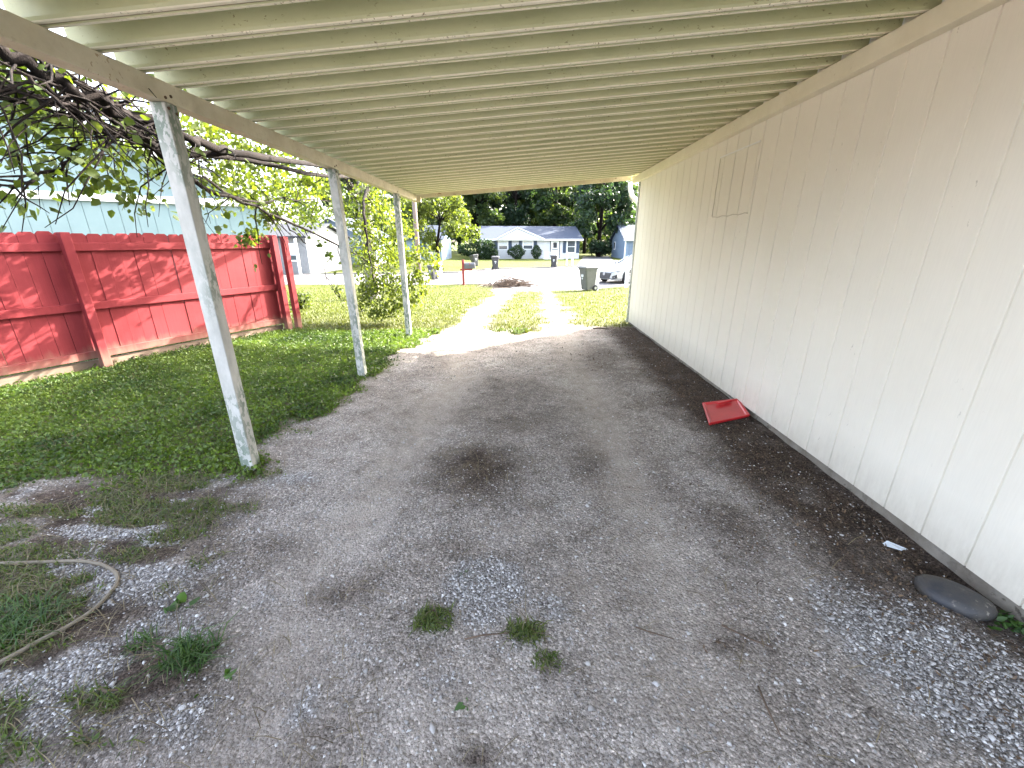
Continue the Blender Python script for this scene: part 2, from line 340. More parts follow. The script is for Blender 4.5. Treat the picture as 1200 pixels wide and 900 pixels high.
def ground_mat():
    m, nt, bs = new_mat('drive_and_lawn_soil'); v = coords(nt)
    A = lambda n: nd(nt, 'ShaderNodeAttribute', attribute_name=n).outputs['Fac']
    big = tex_noise(nt, v, 1.3, 6, .62); mid = tex_noise(nt, v, 7, 6, .7); fine = tex_noise(nt, v, 60, 4, .75)
    base = ramp(nt, big, [(.30, (.22, .19, .165)), (.52, (.40, .365, .335)), (.72, (.54, .505, .475))])
    base = mixc(nt, .6, base, ramp(nt, mid, [(.3, (.36, .32, .29)), (.48, (1, 1, 1)), (.72, (1.36, 1.34, 1.33))]), 'MULTIPLY')
    sand = ramp(nt, mid, [(.3, (.34, .295, .255)), (.7, (.47, .425, .38))])
    c = mixc(nt, mth(nt, 'MULTIPLY', A('sand'), .85), base, sand)
    dirt = ramp(nt, mid, [(.3, (.038, .026, .019)), (.7, (.115, .083, .063))])
    c = mixc(nt, mth(nt, 'MULTIPLY', A('dirt'), .95), c, dirt)
    gr = ramp(nt, fine, [(.35, (.15, .14, .135)), (.6, (.36, .35, .345))])
    c = mixc(nt, mth(nt, 'MULTIPLY', A('grav'), .8), c, gr)
    c = mixc(nt, mth(nt, 'MULTIPLY', mth(nt, 'SUBTRACT', 1., A('near')), .8), c, mixc(nt, 1., c, (.27, .225, .18), 'MULTIPLY'))  # drive colour darkened out past the roof to offset the sunlight there
    # fine grit: voronoi cells of random tone, shade between stones painted into them
    for sc, amt in ((170, .6), (85, .42)):
        vo = nd(nt, 'ShaderNodeTexVoronoi'); vo.inputs['Scale'].default_value = sc; nt.links.new(v, vo.inputs['Vector'])
        sepc = nd(nt, 'ShaderNodeSeparateColor'); nt.links.new(vo.outputs['Color'], sepc.inputs[0])
        tone = ramp(nt, sepc.outputs[0], [(.0, (.18, .165, .155)), (.3, (.75, .74, .73)), (.6, (1., 1., 1.)), (.85, (1.3, 1.3, 1.31)), (1., (2.4, 2.4, 2.42))])
        am = mth(nt, 'MULTIPLY', mth(nt, 'SUBTRACT', 1., mth(nt, 'MULTIPLY', A('sand'), .62)), amt)
        c = mixc(nt, am, c, tone, 'MULTIPLY')
        edge = ramp(nt, vo.outputs['Distance'], [(.0, (1, 1, 1)), (.9, (.5, .48, .46))])
        c = mixc(nt, mth(nt, 'MULTIPLY', am, .8), c, edge, 'MULTIPLY')
        last = vo
    soil = ramp(nt, mid, [(.3, (.06, .055, .028)), (.7, (.14, .13, .06))])
    c = mixc(nt, mth(nt, 'MULTIPLY', A('weed'), .6), c, soil)
    farg = ramp(nt, fine, [(.35, (.05, .066, .010)), (.65, (.086, .10, .018))])
    c = mixc(nt, A('grass'), c, mixc(nt, A('near'), farg, soil))
    nt.links.new(c, bs.inputs['Base Color']); bs.inputs['Roughness'].default_value = .95; bs.inputs['Specular IOR Level'].default_value = .15
    h = mth(nt, 'ADD', mth(nt, 'MULTIPLY', last.outputs['Distance'], -.5), fine); bump(nt, bs, h, 1., .02)
    return m
M['ground'] = ground_mat()
def road_mat():
    m, nt, bs = new_mat('pale_road'); v = coords(nt)
    c = ramp(nt, tex_noise(nt, v, .5, 6, .65), [(.3, (.072, .068, .070)), (.7, (.105, .099, .102))])
    f = tex_noise(nt, coords(nt, (.25, 1.6, 1)), 1.2, 5, .7)
    c = mixc(nt, .5, c, ramp(nt, f, [(.35, (.72, .7, .7)), (.65, (1.05, 1.05, 1.05))]), 'MULTIPLY')
    br = nd(nt, 'ShaderNodeTexBrick'); br.inputs['Scale'].default_value = 1; br.inputs['Brick Width'].default_value = 6; br.inputs['Row Height'].default_value = 4; br.inputs['Mortar Size'].default_value = .03
    br.inputs['Color1'].default_value = br.inputs['Color2'].default_value = (1, 1, 1, 1); br.inputs['Mortar'].default_value = (.4, .38, .36, 1); br.offset = 0
    nt.links.new(v, br.inputs['Vector']); c = mixc(nt, .7, c, br.outputs['Color'], 'MULTIPLY')
    nt.links.new(c, bs.inputs['Base Color']); bs.inputs['Roughness'].default_value = .9; return m
M['road'] = road_mat()
def car_paint():
    m, nt, bs = new_mat('white_car_paint'); bs.inputs['Base Color'].default_value = (.32, .33, .34, 1); bs.inputs['Roughness'].default_value = .25; bs.inputs['Coat Weight'].default_value = .6; return m
M['car'] = car_paint()
M['lamp'] = plain('lamp_lens', (.16, .17, .18), .1)

# ------------------------------------------------------------------ ground sheet
def axis(lo, hi, fine, flo, fhi, grow=1.16):
    a = list(np.arange(flo, fhi+1e-6, fine)); s = fine; x = fhi
    while x < hi: s *= grow; x += s; a.append(min(x, hi+1))
    s = fine; x = flo; b = []
    while x > lo: s *= grow; x -= s; b.append(x)
    return np.array(b[::-1]+a)
xs = axis(-700, 700, .035, -5.8, 2.6); ys = axis(-300, 900, .035, .6, 9.)
X, Y = np.meshgrid(xs, ys); mk = masks(X, Y); Z = gz(X, Y)
nx, ny = len(xs), len(ys)
i = np.arange(nx*ny).reshape(ny, nx)
q = np.stack([i[:-1, :-1], i[:-1, 1:], i[1:, 1:], i[1:, :-1]], -1).reshape(-1, 4)
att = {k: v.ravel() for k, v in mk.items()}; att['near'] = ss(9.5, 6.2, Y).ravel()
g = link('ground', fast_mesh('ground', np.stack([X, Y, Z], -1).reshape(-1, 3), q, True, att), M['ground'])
tag(g, 'gravel and dirt drive with lawns running down to the street', 'ground', kind='structure')

# ------------------------------------------------------------------ road and far drive
ZR = -.72
def flat_slab(name, pts, z, t, mat, label, cat):
    mb = MB(); mb.prism([(x, y, z-t) for x, y in pts], (0, 0, t)); o = mb.build(name, mat)
    return tag(o, label, cat, kind='structure')
rp = lambda l: [tuple(onZ(px, py, ZR)[:2]) for px, py in l]
near_edge = rp([(440, 334), (521, 334), (573, 333), (597, 337), (607, 341), (633, 341), (658, 342.5), (690, 340), (738, 335)])
far_edge = rp([(820, 311), (727, 312), (680, 313), (575, 316), (556, 318), (537, 320), (480, 321)])
near_edge = [(-70, 21.5), (-30, 22.2)]+near_edge+[(60, 24)]
far_edge = [(60, 41)]+far_edge+[(-30, 27.5), (-70, 26.5)]
flat_slab('road', near_edge+far_edge, ZR+.03, .2, M['road'], 'pale worn street beyond the front lawn', 'road')
flat_slab('driveway', rp([(676, 312.6), (727, 311.6), (713, 300), (684, 300.4)]), ZR+.02, .15, M['concrete'], 'concrete drive beside the white house across the street', 'driveway')
# low rolled kerb along the far road edge
kb = MB()
for a, b in zip(far_edge[1:-1], far_edge[2:]): kb.bar((*a, ZR+.05), (*b, ZR+.05), .16, .12)
tag(kb.build('kerb', M['concrete'], bevel=.02), 'low concrete kerb along the far side of the street', 'kerb', kind='structure')

# ------------------------------------------------------------------ own house (right)
WX = 2.12; WZ0 = .045; WZ1 = 2.74; WY0, WY1 = -3.2, 8.05
H = empty('house', (WX, 4, 0), 'cream panel-sided house wall running along the right side of the carport', 'house')
off = (WX, 4, 0)
gy = [1.60+.229*k for k in range(-21, 29)]
gy = [y for y in gy if WY0+.05 < y < WY1-.03]
prof = [(WX, WY0)]
for y in gy:
    w, d = (.0075, .016) if abs(y-4.119) < .02 else (.005, .009)
    prof += [(WX, y-w), (WX+d, y-w*.6), (WX+d, y+w*.6), (WX, y+w)]
prof += [(WX, WY1), (WX+.11, WY1), (WX+.11, WY0)]
MB().prism([(x, y, WZ0) for x, y in prof], (0, 0, WZ1-WZ0)).build('wall', M['siding'], H, off)
ew = MB(); ew.box((WX+.112, WY1-.12, WZ0), (10., WY1-.01, WZ1)); ew.box((WX+.112, WY0+.01, WZ0), (10., WY0+.12, WZ1)); ew.box((9.88, WY0+.125, WZ0), (10, WY1-.125, WZ1))
for y in (WY0+.01, WY1-.12): ew.prism([(WX+.2, y, WZ1+.003), (9.9, y, WZ1+.003), (6.06, y, WZ1+1.3)], (0, .11, 0))
ew.build('end_wall', M['siding'], H, off)
MB().box((WX+.022, WY0+.01, -.3), (9.95, WY1-.015, WZ0-.003)).build('foundation', M['found'], H, off)
rf = MB()
for sx in (-1, 1):
    a = Vector((6.06, 0, 4.12)); e = Vector((6.06+sx*4.25, 0, 2.76)); n = Vector((0, 0, .09))
    rf.prism([(a.x, WY0-.3, a.z), (e.x, WY0-.3, e.z), (e.x, WY0-.3, e.z+.09), (a.x, WY0-.3, a.z+.09)], (0, WY1-WY0+.55, 0))
rf.build('roof', M['shingle'], H, off)
MB().box((WX-.014, WY1-.075, WZ0-.03), (WX-.001, WY1+.012, 2.49)).build('corner_trim', M['post'], H, off, bevel=.003)
# patched-over opening: thin filler panel flush with the siding, caulk lines round it
pp = MB(); Y0, Y1, Z0, Z1 = 4.16, 4.90, 1.755, 2.325
edges = [Y0]+[y for y in gy if Y0 < y < Y1]+[Y1]
for a, b in zip(edges[:-1], edges[1:]): pp.box((WX-.0045, a+.006, Z0), (WX-.0008, b-.006, Z1))
patch = pp.build('patch_panel', siding_mat('patched_siding_paint', (.735, .70, .61), (.805, .77, .68)), H, off); patch['label'] = 'rougher patched-over opening with a caulked outline'
ck = MB(); ck.bar((WX-.006, Y0-.01, Z1+.008), (WX-.006, Y1+.01, Z1+.008), .008, .011)
ck.build('caulk_line', M['white'], patch, off)
ck = MB(); ck.tube([(WX-.003, Y0+(Y1-Y0)*t, Z0-.006+.006*math.sin(t*21)) for t in np.linspace(0, 1, 14)], .0045, 5)
ck.tube([(WX-.003, Y1+.008+.004*math.sin(t*17), Z0+(Z1-Z0)*t) for t in np.linspace(0, 1, 10)], .004, 5)
ck.build('rough_seam', M['groove'], patch, off)
ds = MB(); ds.tube([(2.03, 8.36, 2.52), (2.035, 8.34, 2.40), (2.06, 8.27, 2.28), (2.15, 8.15, 2.16), (2.19, 8.12, 2.05), (2.19, 8.12, .12), (2.17, 8.25, 0.)], .04, 10)
ds.build('downspout', M['white'], H, off, smooth=False)

# ------------------------------------------------------------------ carport
CP = empty('carport', (-1.9, 4.5, 0), 'cream metal carport with ribbed pan roof, edge beam and three weathered posts', 'carport'); off = (-1.9, 4.5, 0)
XL, XR = -1.965, 2.112
def rz_(x): return 2.30+(x+1.9)*(.302/3.95)     # underside of ribs
PER = .228; RY0, RY1 = 1.964-PER*7, 8.27
prof = []; y = RY0
lower = []
while y < RY1+.02:
    lower += [(y-.030, .004), (y-.026, 0.), (y-.010, 0.), (y-.008, .006), (y+.008, .006), (y+.010, 0.), (y+.026, 0.), (y+.034, .014), (y+.056, .108), (y+PER-.048, .108), (y+PER-.036, .014)]
    y += PER
upper = [(a, b+.010) for a, b in lower]
pl = lower+upper[::-1]
ring = lambda x: [(x, a, rz_(x)+b) for a, b in pl]
n = len(pl); mb = MB(); xsn = [XL, -.7, .7, XR]; vs = []
for x in xsn: vs += ring(x)
fs = []
for k in range(len(xsn)-1):
    for j in range(n): fs.append((k*n+j, (k+1)*n+j, (k+1)*n+(j+1) % n, k*n+(j+1) % n))
L = len(lower)
for k, flip in ((0, 0), (len(xsn)-1, 1)):
    for j in range(L-1):
        f = (k*n+j, k*n+j+1, k*n+n-2-j, k*n+n-1-j); fs.append(f[::-1] if flip else f)
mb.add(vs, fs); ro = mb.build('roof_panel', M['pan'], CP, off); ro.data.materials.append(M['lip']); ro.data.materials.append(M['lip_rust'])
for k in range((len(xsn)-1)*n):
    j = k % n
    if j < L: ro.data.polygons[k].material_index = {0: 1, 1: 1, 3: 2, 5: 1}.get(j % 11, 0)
MB().box((-1.945, RY0+.1, 2.195), (-1.86, 8.20, 2.293)).build('edge_beam', M['beam'], CP, off, bevel=.004)
MB().box((2.045, RY0+.05, 2.482), (2.117, 8.29, 2.594)).build('ledger_board', M['ledger'], CP, off, bevel=.004)
fm = MB(); fm.prism([(-1.99, 8.29, rz_(-1.99)-.055), (2.04, 8.29, rz_(2.04)-.055), (2.04, 8.29, rz_(2.04)+.095), (-1.99, 8.29, rz_(-1.99)+.095)], (0, .03, 0))
fm.build('front_fascia', M['fascia'], CP, off, bevel=.004)
MB().box((-1.96, 8.205, 2.185), (-1.80, 8.285, 2.285)).build('beam_end_cap', M['fascia'], CP, off, bevel=.004)
for (bx, by, tx, ty) in ((-1.875, 2.53, -1.895, 2.53), (-1.845, 4.64, -1.89, 4.64), (-1.83, 6.78, -1.885, 6.9)):
    p = MB(); z0 = float(gz(bx, by))-.05
    w = .042
    def ringp(x, y, z): return [(x-w, y-w, z), (x+w, y-w, z), (x+w, y+w, z), (x-w, y+w, z)]
    p.loft([ringp(bx, by, z0), ringp((bx+tx)/2, (by+ty)/2, 1.1), ringp(tx, ty, 2.192)])
    po = p.build('post', M['post'], CP, off, bevel=.005)
    for (dy, dz) in ((-.02, .02), (.02, .035), (-.025, -.03), (.025, -.045)):
        bm = MB(); bm.disc((-1.86-.002 if dz > 0 else tx+w, ty+dy, 2.195+dz), (1, 0, 0), .008, .012, 8)
        bm.build('bolt', M['rust'], po, off)

# ------------------------------------------------------------------ red fence
fa = Vector((-6.37, 2.35, 0)); fb = Vector((-4.12, 7.28, 0)); fd = (fb-fa).normalized(); fn = Vector((fd.y, -fd.x, 0)); FL = (fb-fa).length
FE = empty('fence', tuple(fa), 'red stained wooden privacy fence with dog-eared boards along the left lawn', 'fence'); off = tuple(fa)
def fp(s, d, z): return fa+fd*s+fn*d+Vector((0, 0, z))
FT = 1.60
pb = MB(); s = -.9
while s < FL-.02:
    w = .138+random.uniform(-.004, .004); h = FT+random.uniform(-.012, .012); tw = random.uniform(-.004, .004); d0 = -.045+tw
    c = .025; poly = [fp(s, d0, .13), fp(s+w, d0, .13), fp(s+w, d0, h-c), fp(s+w-c, d0, h), fp(s+c, d0, h), fp(s, d0, h-c)]
    pb.prism(poly, fn*.018); s += w+random.choice((.0015, .002, .002, .003, .0015, .006))
pb.build('board_panel', M['fence'], FE, off)
for z in (.18, .76, 1.44):
    MB().bar(fp(-.9, -.006, z), fp(FL-.04, -.006, z), .036, .09).build('rail', M['fence'], FE, off, bevel=.004)
MB().bar(fp(-.9, -.035, .045), fp(FL-.1, -.035, .045), .03, .13).build('kick_board', M['fence_base'], FE, off, bevel=.004)
for s0 in (-.6, 2.0, 2.86-.05, FL-.05):
    if s0 == 2.0: continue
    p = MB(); p.box((-.045, -.045, -.3), (.045, .045, 1.60)); v2 = []
    for x, y_, z in p.v: v2.append(tuple(fa+fd*(s0+x)+fn*(.058+y_)+Vector((0, 0, z))))
    p.v = v2; p.build('fence_post', M['fence'], FE, off, bevel=.006)
lp = MB(); v2 = []
lp.box((-.045, -.045, -.3), (.045, .045, 1.58))
for x, y_, z in lp.v: v2.append(tuple(fa+fd*(FL+.17+x)+fn*(.03+y_)+Vector((0, 0, z))))
lp.v = v2; lp.build('gate_post', M['fence'], FE, off, bevel=.006)

# ------------------------------------------------------------------ leaf scatter
def leaves(name, cen, size, mat, parent=None, off=(0, 0, 0), droop=.5, aspect=.6, rnd=None, seed=1, nrm=None):
    r = np.random.default_rng(seed); n = len(cen); cen = np.asarray(cen, float)
    size = np.asarray(size)*np.ones(n)*r.uniform(.6, 1.25, n)
    d = r.normal(size=(n, 3)); d[:, 2] -= droop*1.5; d /= np.linalg.norm(d, axis=1)[:, None]
    u = r.normal(size=(n, 3)); u -= d*np.sum(u*d, 1)[:, None]; u /= np.linalg.norm(u, axis=1)[:, None]
    w = np.cross(d, u); s = size[:, None]
    mid = cen+d*s*.42; fold = w*s*.10
    P = [cen, mid+u*s*aspect*.5-fold*-1, cen+d*s, mid-u*s*aspect*.5+fold]
    P = [cen, cen+d*s*.3+u*s*aspect*.5+fold, cen+d*s*.72+u*s*aspect*.33+fold*.6, cen+d*s, cen+d*s*.72-u*s*aspect*.33+fold*.6, cen+d*s*.3-u*s*aspect*.5+fold]
    co = np.stack(P, 1).reshape(-1, 3)-np.array(off)
    b = np.arange(n)[:, None]*6
    f = np.concatenate([b+np.array([0, 1, 2, 3]), b+np.array([0, 3, 4, 5])])
    rv = r.uniform(0, 1, n) if rnd is None else np.clip(rnd+r.normal(0, .12, n), 0, 1)
    return link(name, fast_mesh(name, co, f, False, {'rnd': np.repeat(rv, 6)}), mat, parent)

# ------------------------------------------------------------------ overhanging tree (left of the carport)
T = empty('overhanging_tree', (-4.75, 13.6, float(gz(-4.75, 13.6))), 'leafy tree with pale trunk whose long dark limbs hang low along the carport', 'tree'); off = tuple(T.location)
tx, ty, tz = off
tr = MB(); tr.tube([(tx, ty, tz-.2), (tx, ty, tz+.1), (tx+.05, ty-.05, 1.2), (tx+.1, ty-.2, 2.4), (tx+.3, ty-.5, 3.6), (tx+.4, ty-.6, 5.2), (tx+.2, ty-.2, 6.6)], [.26, .22, .19, .18, .16, .11, .05], 12)
tr.build('trunk', M['bark_pale'], T, off, smooth=True)
def limb(spec, r0, r1, twigs=0, seed=0, tl=.6, name='branch', jit=.012):
    rr = random.Random(seed); pts = [Vector(p) for p in spec]
    fine = []
    for k in range(len(pts)-1):
        p0 = pts[max(k-1, 0)]; p1 = pts[k]; p2 = pts[k+1]; p3 = pts[min(k+2, len(pts)-1)]
        for t in (0, .25, .5, .75):
            q = .5*((2*p1)+(p2-p0)*t+(2*p0-5*p1+4*p2-p3)*t*t+(3*p1-p0-3*p2+p3)*t**3)
            fine.append(q+Vector((rr.gauss(0, jit), rr.gauss(0, jit), rr.gauss(0, jit))))
    fine.append(pts[-1]); n = len(fine); mb = MB()
    mb.tube(fine, [(r0+(r1-r0)*k/(n-1))*rr.uniform(.8, 1.2) for k in range(n)], 7)
    ends = list(fine[n//3:])
    for k in range(twigs):
        i0 = rr.randrange(n//6, n-1); p = fine[i0]; d = (fine[min(i0+1, n-1)]-fine[i0-1]).normalized()
        d = (d*rr.uniform(.4, 1.2)+Vector((rr.gauss(0, .45), rr.gauss(0, .45), rr.gauss(-.15, .45)))).normalized()
        l = tl*rr.uniform(.4, 1.3); tp = [p]
        for q in range(4):
            d = (d+Vector((rr.gauss(0, .18), rr.gauss(0, .18), rr.gauss(-.06, .18)))).normalized(); tp.append(tp[-1]+d*l/4)
        rt = rr.uniform(.0035, .009); mb.tube(tp, [rt, rt*.85, rt*.7, rt*.5, rt*.3], 5); ends += tp[2:]
    mb.build(name, M['bark'], T, off, smooth=True)
    return ends
pxX = lambda l: [tuple(onX(px, py, x)) for px, py, x in l]
trunk_top = (tx+.3, ty-.5, 3.6)
E1 = limb([trunk_top, (-3.4, 11.0, 3.2), (-2.75, 8.6, 2.7)]+pxX([(330, 187, -2.45), (262, 174, -2.45), (217, 160, -2.45), (185, 147, -2.5), (140, 126, -2.5), (82, 99, -2.5), (20, 65, -2.55), (-70, 20, -2.6)]), .034, .034, 44, 1, .8, jit=.024)
E2 = limb([(-2.75, 8.6, 2.7), (-2.55, 6.2, 2.35)]+pxX([(230, 176, -2.6), (170, 163, -2.65), (130, 148, -2.7), (90, 130, -2.75), (40, 112, -2.8), (-10, 92, -2.8), (-80, 62, -2.8)]), .026, .026, 44, 2, .8, jit=.02)
E3 = limb(pxX([(262, 176, -2.5), (232, 180, -2.6), (190, 172, -2.7), (150, 150, -2.75), (100, 112, -2.7), (60, 92, -2.65), (10, 70, -2.6)]), .03, .018, 34, 3, .7)
E4 = limb(pxX([(150, 150, -2.75), (205, 192, -2.8), (245, 222, -2.85), (300, 243, -2.9), (355, 268, -2.95), (408, 293, -3.0), (450, 318, -3.0), (480, 335, -2.7)]), .026, .009, 26, 4, .7)
E5 = limb(pxX([(112, 140, -2.8), (95, 160, -2.9), (85, 178, -3.0), (66, 196, -3.0), (38, 208, -3.0), (8, 222, -3.0), (-40, 238, -3.0)]), .016, .006, 14, 5, .5)
E6 = limb(pxX([(320, 244, -2.9), (340, 268, -2.95), (362, 288, -2.95), (378, 304, -2.95), (384, 330, -2.95), (402, 350, -2.95), (425, 365, -2.9)]), .008, .003, 8, 6, .35)
E7 = limb([trunk_top, (-3.6, 11.2, 2.9), (-3.2, 9.4, 2.5), (-2.9, 8.3, 2.0), (-2.75, 7.9, 1.4), (-2.65, 7.7, .8)], .05, .008, 34, 7, .8)
E8 = limb(pxX([(235, 208, -2.9), (290, 236, -3.2), (345, 234, -3.4), (400, 236, -3.6), (440, 232, -3.8)]), .014, .005, 16, 8, .5)
E9 = limb([(tx+.1, ty-.2, 2.4), (-4.4, 11.6, 3.0), (-4.2, 9.6, 3.1), (-3.9, 8.0, 3.2), (-3.4, 6.9, 3.5), (-3.0, 6.2, 3.7)], .06, .02, 30, 9, .9)
E10 = limb([(-3.9, 8.0, 3.2), (-4.2, 6.6, 3.0), (-4.3, 5.6, 2.7), (-4.4, 4.8, 2.3)], .03, .008, 24, 10, .7)
# bundle of thin shoots lying along the limbs
for k in range(26):
    rr = random.Random(100+k); x0 = rr.uniform(30, 120); y0 = .56*x0+rr.uniform(38, 80); ln = rr.uniform(70, 150); dx = -2.45-rr.uniform(0, .5)
    p = [(x0+ln*t, y0+ln*t*(.62+rr.uniform(-.07, .07))-t*t*rr.uniform(-8, 12), dx-rr.uniform(-.03, .05)) for t in (0, .33, .66, 1)]
    limb(pxX(p), rr.uniform(.007, .013), .003, 3, 200+k, .4)
cen = []; rv = []; fdx, fdy = fd.x, fd.y
def cl(p, r, n, tone=.5):
    p = np.array(p); q = rng.normal(size=(n, 3))*np.array([r, r, r*.8])*.55+p; cen.append(q); rv.append(np.full(n, tone))
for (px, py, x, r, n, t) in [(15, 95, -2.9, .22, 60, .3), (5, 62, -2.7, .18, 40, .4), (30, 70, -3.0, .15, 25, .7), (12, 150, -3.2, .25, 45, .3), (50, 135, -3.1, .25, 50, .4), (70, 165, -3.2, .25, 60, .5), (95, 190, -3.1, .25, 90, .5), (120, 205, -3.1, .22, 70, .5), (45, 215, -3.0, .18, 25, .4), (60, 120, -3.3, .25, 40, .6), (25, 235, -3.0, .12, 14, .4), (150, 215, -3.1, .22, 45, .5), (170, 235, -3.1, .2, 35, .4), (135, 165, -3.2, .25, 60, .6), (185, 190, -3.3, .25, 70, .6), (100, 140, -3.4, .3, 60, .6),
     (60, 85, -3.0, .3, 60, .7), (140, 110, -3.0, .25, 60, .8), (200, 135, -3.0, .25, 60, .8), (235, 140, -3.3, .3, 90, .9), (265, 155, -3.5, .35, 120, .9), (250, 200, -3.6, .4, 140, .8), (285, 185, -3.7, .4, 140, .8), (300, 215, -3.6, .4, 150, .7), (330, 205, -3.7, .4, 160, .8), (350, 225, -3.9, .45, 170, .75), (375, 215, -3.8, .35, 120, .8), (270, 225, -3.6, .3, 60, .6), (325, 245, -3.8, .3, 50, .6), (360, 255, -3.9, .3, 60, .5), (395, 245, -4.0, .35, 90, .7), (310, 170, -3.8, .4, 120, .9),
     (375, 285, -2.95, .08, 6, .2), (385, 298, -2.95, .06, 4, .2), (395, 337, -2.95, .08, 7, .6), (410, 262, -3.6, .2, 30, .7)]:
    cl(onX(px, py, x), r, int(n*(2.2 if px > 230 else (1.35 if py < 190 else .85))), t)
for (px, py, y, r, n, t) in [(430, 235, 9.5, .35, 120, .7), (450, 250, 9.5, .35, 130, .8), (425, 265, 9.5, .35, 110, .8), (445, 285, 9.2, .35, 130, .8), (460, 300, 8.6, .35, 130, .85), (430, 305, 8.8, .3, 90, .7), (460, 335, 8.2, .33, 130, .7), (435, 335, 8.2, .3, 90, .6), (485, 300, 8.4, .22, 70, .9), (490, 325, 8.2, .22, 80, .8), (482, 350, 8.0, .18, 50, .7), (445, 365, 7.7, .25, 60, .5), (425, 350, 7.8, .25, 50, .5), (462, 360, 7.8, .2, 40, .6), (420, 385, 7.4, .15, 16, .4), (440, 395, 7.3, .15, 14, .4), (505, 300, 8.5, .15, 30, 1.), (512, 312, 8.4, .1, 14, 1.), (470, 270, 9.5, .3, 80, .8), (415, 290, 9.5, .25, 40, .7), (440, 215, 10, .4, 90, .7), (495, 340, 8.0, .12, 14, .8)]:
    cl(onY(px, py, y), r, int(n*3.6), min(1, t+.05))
for (p, r, n) in [((-3.0, 6.6, 3.5), .55, 320), ((-3.5, 7.3, 3.6), .5, 220), ((-2.6, 6.1, 3.1), .4, 170), ((-3.2, 5.9, 3.9), .5, 220), ((-4.3, 5.4, 2.6), .35, 70), ((-2.4, 5.2, 2.9), .35, 110), ((-2.8, 4.6, 3.2), .4, 140), ((-4.3, 13.3, 6.3), .7, 250), ((-3.6, 12.9, 6.2), .6, 150), ((-5.2, 12.8, 5.2), .5, 150), ((-2.5, 3.6, 2.9), .4, 100)]:
    cl(p, r, int(n*1.9), .5)
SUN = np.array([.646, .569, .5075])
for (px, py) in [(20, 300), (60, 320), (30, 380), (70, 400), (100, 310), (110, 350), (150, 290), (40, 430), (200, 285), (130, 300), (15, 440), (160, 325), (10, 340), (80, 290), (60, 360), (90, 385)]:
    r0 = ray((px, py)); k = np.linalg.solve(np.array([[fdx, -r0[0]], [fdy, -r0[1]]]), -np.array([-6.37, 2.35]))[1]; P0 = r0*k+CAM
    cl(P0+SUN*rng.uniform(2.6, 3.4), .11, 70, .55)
ends = np.array([tuple(p) for e in (E1, E2, E3, E4, E5, E8, E10) for p in e]); pick = ends[rng.integers(0, len(ends), 420)]
pick = pick+rng.normal(0, .05, pick.shape); cen.append(pick); rv.append(np.full(len(pick), .45))
e7 = np.array([tuple(p) for p in E7]); pick = e7[rng.integers(0, len(e7), 260)]+rng.normal(0, .07, (260, 3)); cen.append(pick); rv.append(np.full(260, .7))
cen = np.concatenate(cen); rv = np.concatenate(rv); ok = ~((cen[:, 0] > -2.0) & (cen[:, 2] > 1.9)) & (cen[:, 2] > gz0(cen[:, 0], cen[:, 1])+.15)
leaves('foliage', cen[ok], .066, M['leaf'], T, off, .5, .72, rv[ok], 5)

# ------------------------------------------------------------------ trees and shrubs beyond
def tree(name, label, x, y, h, rx, rzr, zc, mat, trunk_r=.25, n=5200, size=.34, seed=1, bark='bark', lobes=34, group=None, tonebias=0.):
    z0 = float(gz0(x, y)); t = empty(name, (x, y, z0), label, 'tree', group); off = (x, y, z0); rr = random.Random(seed); r = np.random.default_rng(seed)
    tp = [(x, y, z0-.2), (x+rr.gauss(0, .1), y, z0+h*.25), (x+rr.gauss(0, .2), y+rr.gauss(0, .2), z0+h*.55), (x+rr.gauss(0, .3), y, z0+h*.9)]
    tb = MB(); tb.tube(tp, [trunk_r*1.2, trunk_r, trunk_r*.7, trunk_r*.2], 9)
    cs = []; tone = []
    for k in range(lobes):
        a = rr.uniform(0, 2*math.pi); cz = rr.uniform(-.95, .95); rad = math.sqrt(max(0, 1-cz*cz))*rr.uniform(.45, 1.0)
        c = np.array([x+math.cos(a)*rx*rad, y+math.sin(a)*rx*rad, z0+zc+cz*rzr*rr.uniform(.8, 1.05)]); lr = rx*rr.uniform(.16, .36)
        m = int(n/lobes*rr.uniform(.6, 1.4)); q = r.normal(size=(m, 3)); q /= np.linalg.norm(q, axis=1)[:, None]
        q *= (r.uniform(.25, 1.0, m)**.5)[:, None]*lr; q[:, 2] *= .75; cs.append(c+q); tone.append(np.full(m, np.clip(rr.gauss(.45+tonebias, .2), 0, 1)))
        if k % 3 == 0: tb.tube([tp[1] if cz < 0 else tp[2], tuple((np.array(tp[2])+c)/2+np.array([0, 0, .2])), tuple(c)], [trunk_r*.4, trunk_r*.25, .02], 5)
    tb.build('trunk', M[bark], t, off, smooth=True)
    leaves('crown', np.concatenate(cs), size, M[mat], t, off, .2, .75, np.concatenate(tone), seed)
    return t
def shrub(name, label, cat, x, y, w, d, h, mat, n, size, seed, z0=None, group=None):
    z0 = float(gz0(x, y)) if z0 is None else z0; t = empty(name, (x, y, z0), label, cat, group); r = np.random.default_rng(seed)
    sb = MB()
    for k in range(6):
        a = k*1.05; sb.tube([(x, y, z0-.05), (x+math.cos(a)*w*.15, y+math.sin(a)*d*.15, z0+h*.35), (x+math.cos(a)*w*.3, y+math.sin(a)*d*.3, z0+h*.75)], [.03, .02, .008], 5)
    sb.build('stems', M['bark'], t, (x, y, z0))
    q = r.normal(size=(n, 3)); q /= np.linalg.norm(q, axis=1)[:, None]; q *= (r.uniform(.35, 1, n)**.4)[:, None]
    q[:, 0] *= w/2; q[:, 1] *= d/2; q[:, 2] *= h/2
    b = 1+.18*np.sin(q[:, 0]*7/w+seed)*np.cos(q[:, 2]*9/h); q *= b[:, None]
    leaves('leaves', q+np.array([x, y, z0+h*.52]), size, M[mat], t, (x, y, z0), .1, .7, None, seed); return t
